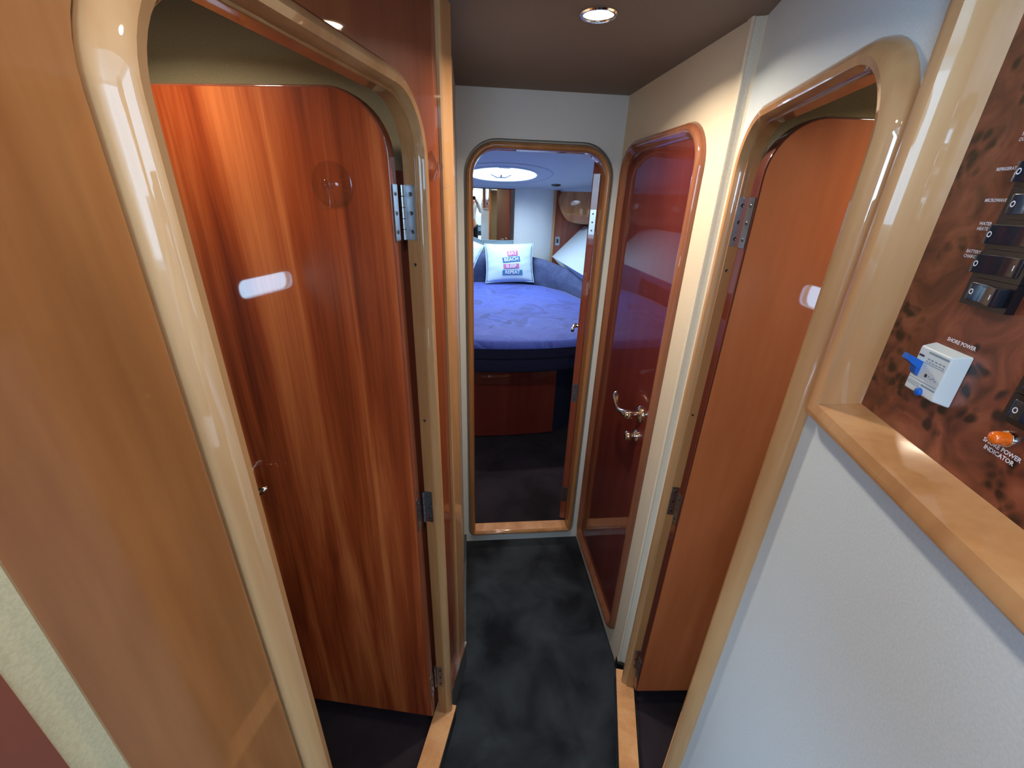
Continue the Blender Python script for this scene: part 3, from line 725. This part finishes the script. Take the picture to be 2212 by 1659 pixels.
for side, mx in (('right', lambda x: x), ('left', lambda x: .44-x)):
    build('wall_'+side, hull(mx), WHITE, V, **S('flared white hull lining at the %s of the far bed' % side, 'wall'))
    lf = V.at(mx(1.4), 3.4, 1.4)
    lk = thing('overhead_locker', lf, 'curved glossy cherry overhead locker on the %s of the far cabin' % side, 'cabinet')
    bm = bmesh.new(); prev = None; cv = bmesh.new(); cprev = None
    for i, (x, y, zb) in enumerate(LF):
        a = LF[max(i-1, 0)]; b_ = LF[min(i+1, len(LF)-1)]; t = Vector((b_[0]-a[0], b_[1]-a[1])).normalized(); nn = Vector((-t.y, t.x))
        if nn.dot(Vector((x-.22, y-2.6))) < 0: nn = -nn
        pr = []
        for k in range(9):
            v_ = k/8; z = 1.700-(1.700-zb)*math.sin(v_*PI/2)**1.15; off = .035*(1-v_)**2+.09*max(0, v_-.45)**2/.3
            pr.append((off, z))
        pr += [(.24, zb-.008), (.24, 1.700)]
        def pt(d, z, y_=y, x_=x, n_=nn): return lf.v(mx(min(x_+n_.x*d, 1.745)), min(y_+n_.y*d, 4.598), z)
        ring = [bm.verts.new(pt(d, z)) for d, z in pr]
        if prev:
            for k in range(len(pr)): bm.faces.new((prev[k], prev[(k+1) % len(pr)], ring[(k+1) % len(pr)], ring[k]))
        else: bm.faces.new(ring)
        prev = ring
        cr = [cv.verts.new(V.v(*(mx(min(x+nn.x*d, 1.745)), min(y+nn.y*d, 4.598), z))) for d, z in ((.030, 1.7005), (.030, vz(y)+.004), (.24, vz(y)+.004), (.24, 1.7005))]
        if cprev:
            for k in range(4): cv.faces.new((cprev[k], cprev[(k+1) % 4], cr[(k+1) % 4], cr[k]))
        else: cv.faces.new(cr)
        cprev = cr
    bm.faces.new(prev[::-1]); cv.faces.new(cprev[::-1])
    build('body', bm, CH_L, lf, lk, 50)
    build('ceiling', cv, VIPC, V, None, 40, **S('grey cove closing the gap between the %s locker and headliner' % side, 'ceiling'))
    bm = bmesh.new(); lathe(bm, Matrix.Translation(lf.v(mx(1.515), 3.0, 1.55)) @ Matrix.Rotation(-PI/2 if side == 'right' else PI/2, 4, 'Y'), [(.014, 0), (.014, .004), (.009, .01), (0, .012)], 16)
    build('latch_button', bm, CHROME, lf, lk, 50)
# switch plate
sf = V.at(.932, D, 1.222)
st = thing('switch_plate', sf, 'small silver switch plate on the cherry bulkhead of the far cabin', 'light switch')
box('plate', sf, (.908, .956, D-.006, D, 1.178, 1.266), STEEL, st, .002)
box('rocker', sf, (.921, .943, D-.010, D-.006, 1.202, 1.242), BLKP, st, .001)
# small reading lamp on ceiling
cf = V.at(.82, 4.30, vz(4.3))
ct = thing('ceiling_vent', cf, 'small dark flush fitting on the far cabin ceiling near the locker', 'vent')
bm = bmesh.new(); lathe(bm, Matrix.Translation(cf.v(.82, 4.30, vz(4.30))) @ tl @ Matrix.Rotation(PI, 4, 'X'), [(.045, -.002), (.045, .006), (.036, .010), (.01, .011)], 24)
build('cover', bm, DSCR, cf, ct, 50)

# ---- bed
ZT = .80
bf = V.at(.25, 3.4, 0)
bed = thing('double_bed', bf, 'island double bed with royal blue cover and rounded foot in the far cabin', 'bed')
def bed_outline(grow=0, foot=2.44):
    pts = []
    for i in range(25):
        a = -1+2*i/24; x = .25+a*.78; y = foot+.20*abs(a)**2.2+.28*max(0, abs(a)-.75)**1.5*4
        pts.append((x, y-grow*0))
    pts += [(1.06, 3.2), (1.03, 3.62), (.93, 4.03), (.75, 4.30), (.53, 4.435), (.30, 4.483), (.05, 4.483), (-.22, 4.44), (-.43, 4.27), (-.55, 3.95), (-.60, 3.6), (-.60, 3.2)]
    c = Vector((.25, 3.4)); return [(c.x+(x-c.x)*(1-grow), c.y+(y-c.y)*(1-grow)) for x, y in pts]
def stack(levels, close_top=True, fr=bf):
    bm = bmesh.new(); prev = None
    for g, z in levels:
        ring = [bm.verts.new(fr.v(x, y, z)) for x, y in bed_outline(g)]
        if prev:
            for i in range(len(ring)): bm.faces.new((prev[i], prev[(i+1) % len(ring)], ring[(i+1) % len(ring)], ring[i]))
        else: first = ring
        prev = ring
    bm.faces.new(first[::-1]); bm.faces.new(prev); return bm
bm = stack([(.02, .60), (.004, .61), (0, .63), (0, .665), (.004, .685), (.01, .69)]); build('box_base', bm, DNAVY, bf, bed, 60)
bm = stack([(.01, .69), (.003, .696), (.001, .71), (.001, .765), (.01, .782), (.03, .79)]); build('mattress', bm, DNAVY, bf, bed, 60)
# cover: gently rumpled sheet over the top
def cover():
    bm = bmesh.new(); ol = bed_outline(0.0); c = Vector((.25, 3.4)); N = len(ol); K = 26; rings = []
    def hz(x, y):
        return .004*math.sin(9*x+3*math.sin(5*y))+.003*math.sin(13*y-4*x)+.002*math.sin(31*x+17*y)
    for k in range(1, K+1):
        u = k/K; ring = []
        for x, y in ol:
            X = c.x+(x-c.x)*u*.992; Y = c.y+(y-c.y)*u*.992
            ring.append(bm.verts.new(bf.v(X, Y, ZT+.014+hz(X, Y)*(1-u**8)-.012*max(0, u-.93)/.07)))
        rings.append(ring)
    cv = bm.verts.new(bf.v(c.x, c.y, ZT+.006))
    for i in range(N): bm.faces.new((cv, rings[0][i], rings[0][(i+1) % N]))
    for A, Bq in zip(rings, rings[1:]):
        for i in range(N): bm.faces.new((A[i], A[(i+1) % N], Bq[(i+1) % N], Bq[i]))
    ring = [bm.verts.new(bf.v(c.x+(x-c.x)*1.004, c.y+(y-c.y)*1.004, ZT-.035)) for x, y in ol]
    for i in range(N): bm.faces.new((rings[-1][i], rings[-1][(i+1) % N], ring[(i+1) % N], ring[i]))
    return bm
build('bedspread', cover(), BED, bf, bed, 180, label='royal blue bedspread')
# plinth with drawer front
bm = stack([(.25, .0), (.25, .60)])
build('plinth', bm, DNAVY, bf, bed, 60)
def drawer_front():
    bm = bmesh.new(); A = []; Bq = []; N = 16
    for i in range(N+1):
        x = -.30+.91*i/N; y = 2.655+.05*((x-.15)/.5)**2
        A.append((x, y)); Bq.append((x, y+.03))
    lo = [bm.verts.new(bf.v(x, y, .015)) for x, y in A+Bq[::-1]]; hi = [bm.verts.new(bf.v(x, y, .575)) for x, y in A+Bq[::-1]]
    n_ = len(lo)
    for i in range(n_): bm.faces.new((lo[i], lo[(i+1) % n_], hi[(i+1) % n_], hi[i]))
    bm.faces.new(lo); bm.faces.new(hi[::-1]); return bm
dr = build('drawer', drawer_front(), CH_M, bf, bed, 40, label='curved cherry drawer front')
bm = bmesh.new(); lathe(bm, Matrix.Translation(bf.v(.13, 2.655, .555)) @ Matrix.Rotation(PI/2, 4, 'X'), [(.012, 0), (.012, .004), (.006, .01), (.011, .018), (0, .022)], 16)
build('knob', bm, CHROME, bf, dr, 50)

# headboard
hp = []
path = [(-.62, 4.0), (-.50, 4.32), (-.25, 4.50), (.05, 4.545), (.30, 4.545), (.55, 4.50), (.78, 4.38), (.98, 4.12), (1.10, 3.75), (1.16, 3.3), (1.17, 2.9)]
ztop = [1.02, 1.06, 1.085, 1.095, 1.095, 1.085, 1.05, .99, .94, .91, .90]
def smoothpath(pts, zt, m=6):
    out = []; 
    for i in range(len(pts)-1):
        p0 = pts[max(i-1, 0)]; p1 = pts[i]; p2 = pts[i+1]; p3 = pts[min(i+2, len(pts)-1)]
        for k in range(m):
            t = k/m; f_ = lambda a, b, c, d: .5*((2*b)+(-a+c)*t+(2*a-5*b+4*c-d)*t*t+(-a+3*b-3*c+d)*t**3)
            out.append((f_(p0[0], p1[0], p2[0], p3[0]), f_(p0[1], p1[1], p2[1], p3[1]), zt[i]*(1-t)+zt[i+1]*t))
    out.append((*pts[-1], zt[-1])); return out
sp = smoothpath(path, ztop)
hb_ = thing('headboard', V.at(.25, 4.55, .8), 'curved grey blue suede headboard wrapping round the far bed', 'headboard')
hf_ = V.at(.25, 4.55, .8); bm = bmesh.new(); prev = None
for i, (x, y, zt) in enumerate(sp):
    a = sp[max(i-1, 0)]; b_ = sp[min(i+1, len(sp)-1)]; t = Vector((b_[0]-a[0], b_[1]-a[1])).normalized(); nn = Vector((t.y, -t.x))
    if nn.dot(Vector((.25-x, 3.4-y))) < 0: nn = -nn
    h = zt
    sec_ = [(.0, .66), (.075, .67), (.08, .86), (.075, h-.09), (.06, h-.04), (.035, h-.01), (.01, h), (-.02, h-.01), (-.03, h-.05), (-.03, .66)]
    ring = [bm.verts.new(hf_.v(x+nn.x*d-nn.x*.02, y+nn.y*d-nn.y*.02, z)) for d, z in sec_]
    if prev:
        for k in range(len(sec_)): bm.faces.new((prev[k], prev[(k+1) % len(sec_)], ring[(k+1) % len(sec_)], ring[k]))
    else: bm.faces.new(ring)
    prev = ring
bm.faces.new(prev[::-1])
build('padding', bm, SUEDE, hf_, hb_, 60)

# cushions
def cushion(x, y, z, w, h, rz, ry, label, words=None, tilt=.35, roll=0, group='pale printed cushions on the far bed'):
    f = V.at(x, y, z); t = thing('scatter_cushion', f, label, 'cushion', group)
    M = Matrix.Rotation(rz, 4, 'Z') @ Matrix.Rotation(-tilt, 4, 'X') @ Matrix.Rotation(roll, 4, 'Y')
    def surf(u, v, front=1, off=0):
        uu = abs(u)**1; vv = abs(v)
        pin = 1-.10*(u*u)*(1-v*v)*0-.0
        X = u*w/2*(1-.07*(1-v*v)*abs(u)**3*-0+.0)*(1-.06*(1-(v*v))*0)
        ex_ = 1-.07*(1-abs(v)**2.5); X = u*w/2*(ex_ if abs(u) > 0 else 1)
        Z = v*h/2*(1-.06*(1-abs(u)**2.5))
        th = .055*((1-u**2)**.55)*((1-v**2)**.55)
        th += .003*math.sin(9*v+5*u)*(1-u*u)*abs(u)+.002*math.sin(17*v-6*u)*(1-v*v)*abs(u)
        return M @ Vector((X, -front*(th+off), Z+h/2))
    bm = bmesh.new(); N = 22
    G = {}
    for fr_ in (1, -1):
        for i in range(N+1):
            for j in range(N+1):
                u = -1+2*i/N; v = -1+2*j/N
                if fr_ == -1 and (i in (0, N) or j in (0, N)): G[(fr_, i, j)] = G[(1, i, j)]
                else: G[(fr_, i, j)] = bm.verts.new(surf(u, v, fr_))
        for i in range(N):
            for j in range(N):
                q = [G[(fr_, i, j)], G[(fr_, i+1, j)], G[(fr_, i+1, j+1)], G[(fr_, i, j+1)]]
                bm.faces.new(q if fr_ == 1 else q[::-1])
    build('cover', bm, CUSH, f, t, 180)
    bm = bmesh.new(); rim = []
    for i in range(81):
        q = i/80*4; k = int(q) % 4; u = (q-int(q))*2-1
        pt = [(u, -1), (1, u), (-u, 1), (-1, -u)][k]; rim.append(surf(*pt))
    add_tube(bm, rim, .0035, 6, False); build('piping', bm, CUSH, f, t, 60)
    if words:
        for wd, u0, v0, hw, hh, mt, rot, sz in words:
            bm = bmesh.new(); NN = 8; cr, sr = math.cos(rot), math.sin(rot)
            g = [[bm.verts.new(surf(u0+(a*hw*cr-b*hh*sr), v0+(a*hw*sr+b*hh*cr), 1, .004)) for b in (-1, 0, 1)] for a in [-1+2*i/NN for i in range(NN+1)]]
            for i in range(NN):
                for j in range(2): bm.faces.new((g[i][j], g[i+1][j], g[i+1][j+1], g[i][j+1]))
            bn = build('printed_banner', bm, mt, f, t, 60)
            bm = bmesh.new()
            add_text(bm, wd, sz, lambda X, Y: surf(u0+(X/(w/2)*cr-Y/(h/2)*sr), v0+(X/(w/2)*sr+Y/(h/2)*cr), 1, .0065), bold=.0012)
            build('lettering', bm, LETT, f, bn)
    return t
PINK = plain('pink_print', (206,110,168), .7); TEAL = plain('blue_print', (70,124,168), .7)
cushion(.41, 4.30, .832, .50, .385, .02, 0, 'pale blue square cushion printed EAT BEACH SLEEP REPEAT against the headboard',
        [('EAT', .12, .50, .225, .135, PINK, .10, .050), ('BEACH', .06, .17, .38, .135, TEAL, .10, .050), ('SLEEP', .05, -.19, .34, .125, PINK, .03, .047), ('REPEAT', .10, -.52, .43, .13, TEAL, .0, .047)], tilt=.24, roll=-.03)
cushion(-.21, 4.24, .915, .44, .40, .1, 0, 'plain pale cushion half hidden by the left jamb of the far doorway', None, tilt=.2, roll=.42)
downlight(V, .35, 2.75, vz(2.75), 'lit round downlight in the far cabin ceiling above the foot of the bed', 5.5, tilt=tl)

# ------------------------------------------------------------------ companionway and saloon behind the eye
def sbox(name, r, mat, lab, cat, **k): return box(name, Wd(), r, mat, **S(lab, cat))
sbox('floor', (-.40, .42, -.62, -.10, .0, .18), CARP, 'first carpeted companion step behind the eye', 'step')
sbox('floor', (-.49, .42, -.88, -.62, .0, .42), CARP, 'second carpeted companion step behind the eye', 'step')
sbox('floor', (-.49, .42, -1.14, -.88, .0, .66), CARP, 'third carpeted companion step behind the eye', 'step')
sbox('floor', (-1.8, 1.8, -4.4, -1.14, .80, .90), CARP, 'saloon sole above the companion steps', 'floor')
sbox('wall_left', (-.54, -.5, -1.14, -.235, 0, .90), CREAM, 'left side of the companionway', 'wall')
sbox('wall_right', (.42, .46, -1.14, -.10, 0, .90), CREAM, 'right side of the companionway', 'wall')
sbox('wall_front', (-1.8, -.54, -1.14, -.30, .86, .92), COUNT, 'dark console top left of the companionway', 'console')
sbox('wall_front', (.46, 1.8, -1.14, -.06, .86, .92), COUNT, 'dark console top right of the companionway', 'console')
sbox('ceiling', (-1.8, 1.8, -4.4, -.06, 2.85, 2.9), GREYW, 'pale saloon headliner', 'ceiling')
sbox('wall_front', (-1.8, -.43, -.29, -.24, .9, 1.96), CREAM, 'forward saloon bulkhead left of the companionway', 'wall')
sbox('wall_front', (.30, 1.8, -.12, -.06, .9, 2.0), CREAM, 'forward saloon bulkhead right of the companionway', 'wall')
def window(nm, x0, x1, y0, y1, z0, z1, lab, axis):
    t = thing(nm, Wd(((x0+x1)/2, (y0+y1)/2, z0)), lab, 'window', kind='structure'); f = Wd(((x0+x1)/2, (y0+y1)/2, z0))
    if axis == 'y':
        prism('window_frame', f, [[(x0-.08, z0-.08), (x1+.08, z0-.08), (x1+.08, z1+.08), (x0-.08, z1+.08)], [(x0, z0), (x1, z0), (x1, z1), (x0, z1)]], y0-.02, y0+.03, WPL, t)
        box('window_pane', f, (x0, x1, y0, y0+.006, z0, z1), PANE, t)
    else:
        prism('window_frame', f, [[(y0-.08, z0-.08), (y1+.08, z0-.08), (y1+.08, z1+.08), (y0-.08, z1+.08)], [(y0, z0), (y1, z0), (y1, z1), (y0, z1)]], x0-.02, x0+.03, WPL, t, axis='s')
        box('window_pane', f, (x0, x0+.006, y0, y1, z0, z1), PANE, t)
window('window_2', -1.5, 1.5, -4.4, -4.4, 1.0, 2.70, 'wide glazed saloon doors behind the eye', 'y')
window('window_3', -1.8, -1.8, -4.1, -.5, 1.5, 2.65, 'long left saloon window behind the eye', 'x')
window('window_4', 1.8, 1.8, -4.1, -.5, 1.5, 2.65, 'long right saloon window behind the eye', 'x')
window('window_5', -1.6, 1.6, -.09, -.09, 2.08, 2.75, 'windscreen above the passage behind the eye', 'y')
sbox('wall_left', (-1.83, -1.8, -4.4, -.06, 0, 1.42), GREYW, 'saloon side below the left window', 'wall')
sbox('wall_right', (1.8, 1.83, -4.4, -.06, 0, 1.42), GREYW, 'saloon side below the right window', 'wall')
# saloon settee seen only in the mirror
se = thing('settee', Wd((.75, -3.2, .9)), 'pale leather settee in the saloon, reflected in the far mirror', 'sofa'); sfw = Wd((.75, -3.2, .9))
box('seat', sfw, (.25, 1.5, -3.6, -2.9, .9, 1.18), SEATW, se, .05, 4)
box('backrest', sfw, (.25, 1.5, -3.75, -3.55, .9, 1.55), SEATW, se, .05, 4)

# ------------------------------------------------------------------ photographer (seen in the mirror and in the varnish)
class CamF:
    pass
camM = Matrix.Identity(4)
f_px, Wp, Hp = 900.0, 2212, 1659
Vx, Vy = 1037.0, 2850.0
dn = Vector((Vx-Wp/2, -(Vy-Hp/2), -f_px)).normalized(); up = -dn; look = Vector((0, 0, -1))
fw = (look-up*look.dot(up)).normalized(); rt = fw.cross(up)
Rm = Matrix((rt, fw, up)).to_4x4(); camM = Rm.copy(); camM.translation = Vector((0, 0, 1.62))
def cp(x, y, z): return camM @ Vector((x, y, z))
# phone, held sideways; its rear lens is where the picture is taken from
class PF:
    M = camM @ Matrix.Translation((0.058, -.024, .0135))
    @staticmethod
    def v(x, y, z): return PF.M.inverted() @ cp(x, y, z)
ph = bpy.data.objects.new('smartphone', None); COL.objects.link(ph); ph.matrix_world = PF.M.copy()
ph['label'] = 'dark smartphone held sideways by the photographer reflected in the far mirror'; ph['category'] = 'phone'
bm = bmesh.new(); add_box(bm, PF, -.014, .133, -.063, .013, .010, .0178); bmesh.ops.recalc_face_normals(bm, faces=bm.faces[:]); bevel(bm, .0025, 3)
build('phone_body', bm, BLKP, PF, ph, 40)
bm = bmesh.new(); add_box(bm, PF, -.012, .026, -.027, .011, .0085, .0102); bmesh.ops.recalc_face_normals(bm, faces=bm.faces[:]); bevel(bm, .0006, 2); build('lens_block', bm, BLKP, PF, ph, 40)

def skin_mesh(name, chains, parent, mat, fr, sub=2, root=None):
    """chains: dict of joints {key:(pos, radius)} and edges."""
    J, E_ = chains
    me = bpy.data.meshes.new(name); keys = list(J); idx = {k: i for i, k in enumerate(keys)}
    me.from_pydata([fr.v(*J[k][0]) for k in keys], [(idx[a], idx[b]) for a, b in E_], [])
    bm = bmesh.new(); bm.from_mesh(me); lay = bm.verts.layers.skin.verify(); bm.verts.ensure_lookup_table()
    for k in keys:
        r = J[k][1]; d = bm.verts[idx[k]][lay]; d.radius = (r, r) if not isinstance(r, tuple) else r
        d.use_root = (k == (root or keys[0]))
    bm.to_mesh(me); bm.free(); me.materials.append(mat)
    o = bpy.data.objects.new(name, me); COL.objects.link(o); o.parent = parent
    m = o.modifiers.new('Skin', 'SKIN'); m.use_smooth_shade = True; m.branch_smoothing = .3
    s = o.modifiers.new('Subsurf', 'SUBSURF'); s.levels = sub; s.render_levels = sub
    return o
px0, py0, pz0 = .055, -.43, .18
pfw = Wd((px0, py0, pz0))
per = thing('person', pfw, 'person in white shirt and dark trousers holding up a phone, reflected in the far mirror', 'person')
gl = cp(-.020, -.025, .022); gr = cp(.128, -.030, .024)   # hands on the phone ends
def P3(x, y, z): return (px0+x, py0+y, pz0+z)
J = {'pelvis': (P3(0, 0, .93), (.15, .10)), 'waist': (P3(0, 0, 1.06), (.135, .095)), 'chest': (P3(0, .01, 1.25), (.16, .105)), 'neckb': (P3(0, .01, 1.41), (.07, .06)), 'neck': (P3(0, .03, 1.47), .052), 'headb': (P3(0, .05, 1.54), (.068, .075)), 'headm': (P3(0, .05, 1.60), (.076, .09)), 'headt': (P3(0, .045, 1.66), (.062, .075))}
Ed = [('pelvis', 'waist'), ('waist', 'chest'), ('chest', 'neckb'), ('neckb', 'neck'), ('neck', 'headb'), ('headb', 'headm'), ('headm', 'headt')]
for sgn, nm, g in ((-1, 'l', gl), (1, 'r', gr)):
    J['sh'+nm] = (P3(.175*sgn, .01, 1.37), .056); J['el'+nm] = (P3(.255*sgn, .10, 1.15), .044)
    wr = Vector((g.x, g.y-.05, g.z-.045)) if sgn < 0 else Vector((g.x+.02, g.y-.05, g.z-.045))
    J['fo'+nm] = (tuple(Vector(J['el'+nm][0]).lerp(wr, .4)), .040); J['wr'+nm] = (tuple(wr), (.027, .022))
    J['pa'+nm] = (tuple(wr.lerp(g, .6)), (.034, .016))
    Ed += [('chest', 'sh'+nm), ('sh'+nm, 'el'+nm), ('el'+nm, 'fo'+nm), ('fo'+nm, 'wr'+nm), ('wr'+nm, 'pa'+nm)]
    J['hip'+nm] = (P3(.10*sgn, 0, .86), .098); J['kn'+nm] = (P3(.105*sgn, .02, .48), .062); J['ca'+nm] = (P3(.105*sgn, -.01, .33), .056); J['an'+nm] = (P3(.105*sgn, -.02, .07), .04); J['toe'+nm] = (P3(.115*sgn, .12, .035), .036)
    Ed += [('pelvis', 'hip'+nm), ('hip'+nm, 'kn'+nm), ('kn'+nm, 'ca'+nm), ('ca'+nm, 'an'+nm), ('an'+nm, 'toe'+nm)]
skin_mesh('body', (J, Ed), per, SKIN, pfw, 2, 'pelvis')
# fingers
for sgn, nm, g in ((-1, 'l', gl), (1, 'r', gr)):
    base = Vector(J['pa'+nm][0]); JJ = {'root': (tuple(base), .014)}; EE = []
    for k in range(4):
        o_ = Vector((0, .0, -.024+.016*k)); a = base+Vector((-.006*sgn*-1, .014, 0))+o_*.9
        JJ['a%d' % k] = (tuple(a), .0092); JJ['b%d' % k] = (tuple(a+Vector((-.004*sgn, .022, .006))), .0085); JJ['c%d' % k] = (tuple(a+Vector((-.016*sgn, .016, .016-.003*k))), .0078)
        EE += [('root', 'a%d' % k), ('a%d' % k, 'b%d' % k), ('b%d' % k, 'c%d' % k)]
    JJ['t0'] = (tuple(base+Vector((-.014*sgn, -.004, .004))), .011); JJ['t1'] = (tuple(base+Vector((-.030*sgn, .002, .016))), .0095)
    EE += [('root', 't0'), ('t0', 't1')]
    skin_mesh('hand_fingers', (JJ, EE), per, SKIN, pfw, 1, 'root')
SJ = {'pelvis': (P3(0, 0, .97), (.175, .125)), 'waist': (P3(0, 0, 1.08), (.16, .115)), 'chest': (P3(0, .01, 1.25), (.178, .122)), 'neckb': (P3(0, .01, 1.40), (.08, .07))}
SE = [('pelvis', 'waist'), ('waist', 'chest'), ('chest', 'neckb')]
for nm in 'lr':
    SJ['sh'+nm] = (J['sh'+nm][0], .07); SJ['el'+nm] = (J['el'+nm][0], .058); SJ['cu'+nm] = (tuple(Vector(J['el'+nm][0]).lerp(Vector(J['wr'+nm][0]), .8)), .040)
    SE += [('chest', 'sh'+nm), ('sh'+nm, 'el'+nm), ('el'+nm, 'cu'+nm)]
skin_mesh('shirt', (SJ, SE), per, SHIRT, pfw, 2, 'pelvis')['label'] = 'white long sleeved shirt'
TJ = {'pelvis': (P3(0, 0, .93), (.162, .112))}; TE = []
for sgn, nm in ((-1, 'l'), (1, 'r')):
    TJ['hip'+nm] = (P3(.10*sgn, 0, .82), .108); TJ['kn'+nm] = (P3(.105*sgn, .02, .48), .078); TJ['an'+nm] = (P3(.105*sgn, -.02, .09), .062)
    TE += [('pelvis', 'hip'+nm), ('hip'+nm, 'kn'+nm), ('kn'+nm, 'an'+nm)]
skin_mesh('trousers', (TJ, TE), per, TROU, pfw, 2, 'pelvis')['label'] = 'dark trousers'
bm = bmesh.new(); bmesh.ops.create_icosphere(bm, subdivisions=4, radius=1)
for v in bm.verts:
    c = v.co.copy(); x, y, z = c.x*.084, c.y*.103, c.z*.10
    v.co = Vector((x, y-.012, z))+pfw.v(px0, py0+.045, pz0+1.635)
bmesh.ops.delete(bm, geom=[v for v in bm.verts if (v.co.y > .085-.0 and v.co.z < 1.675) or v.co.z < 1.57], context='VERTS')
build('hair', bm, HAIR, pfw, per, 180)
def blob(name, pos, r, mat, sc3=(1, 1, 1)):
    bm = bmesh.new(); bmesh.ops.create_icosphere(bm, subdivisions=2, radius=r)
    for v in bm.verts: v.co = Vector((v.co.x*sc3[0], v.co.y*sc3[1], v.co.z*sc3[2]))+pfw.v(*pos)
    return build(name, bm, mat, pfw, per, 180)
blob('nose', P3(0, .145, 1.585), .013, SKIN, (.8, 1.3, 1.5))
for s_ in (-1, 1):
    blob('eye', P3(.030*s_, .128, 1.607), .011, LETT); blob('ear', P3(.080*s_, .045, 1.595), .02, SKIN, (.35, .8, 1.3))
blob('mouth', P3(0, .128, 1.548), .016, plain('lips', (170,90,84), .5), (1.4, .5, .4))
for sgn, nm in ((-1, 'l'), (1, 'r')):
    bm = bmesh.new(); bmesh.ops.create_icosphere(bm, subdivisions=3, radius=1)
    for v in bm.verts:
        c = v.co; v.co = Vector((c.x*.05, c.y*.145, max(c.z, -.5)*.07))+pfw.v(*P3(.112*sgn, .05, .036))
    build('shoe', bm, BLKP, pfw, per, 180)

# ------------------------------------------------------------------ light
wd = bpy.data.worlds.new('World'); sc.world = wd; wd.use_nodes = True
bg = wd.node_tree.nodes['Background']; bg.inputs[0].default_value = (.62, .80, 1, 1); bg.inputs[1].default_value = 2.2
def area(name, loc, rot, sx, sy, power, color):
    ld = bpy.data.lights.new(name, 'AREA'); ld.shape = 'RECTANGLE'; ld.size = sx; ld.size_y = sy; ld.energy = power; ld.color = color
    o = bpy.data.objects.new(name, ld); COL.objects.link(o); o.location = loc; o.rotation_euler = rot; return o
SKY = (.48, .74, 1)
area('daylight_rear', (0, -4.44, 1.85), (PI/2, 0, 0), 3.0, 1.7, 120, SKY)
area('daylight_left', (-1.84, -2.3, 2.1), (PI/2, 0, -PI/2), 3.6, 1.1, 420, SKY)
area('daylight_right', (1.84, -2.3, 2.1), (PI/2, 0, PI/2), 3.6, 1.1, 90, SKY)
for (x_, y_, z_, a_, b_, sd) in PORT: area('portlight_patch_lamp', (x_, y_, z_), (PI/2, 0, -PI/2 if sd < 0 else PI/2), a_, b_, 2.6, SKY)  # added lamps, bright enough to show as white patches in the cabin doors
hc = V.M @ V.v(HX, HY, vz(HY)+.075)
ho = area('daylight_hatch', hc, (0, 0, 0), .54, .54, 24, (.66, .82, 1)); ho.data.shape = 'DISK'; ho.rotation_euler = (-math.atan(SL), 0, -aV)

# ------------------------------------------------------------------ camera
cd = bpy.data.cameras.new('Camera'); cam = bpy.data.objects.new('Camera', cd); COL.objects.link(cam)
cam.matrix_world = camM; cd.sensor_fit = 'HORIZONTAL'; cd.sensor_width = 36; cd.lens = f_px/Wp*36; cd.clip_start = .005; cd.clip_end = 60
sc.camera = cam
sc.view_settings.view_transform = 'Standard'; sc.view_settings.look = 'None'; sc.view_settings.gamma = 1
sc.view_settings.use_curve_mapping = False
sc.view_settings.exposure = 0.18
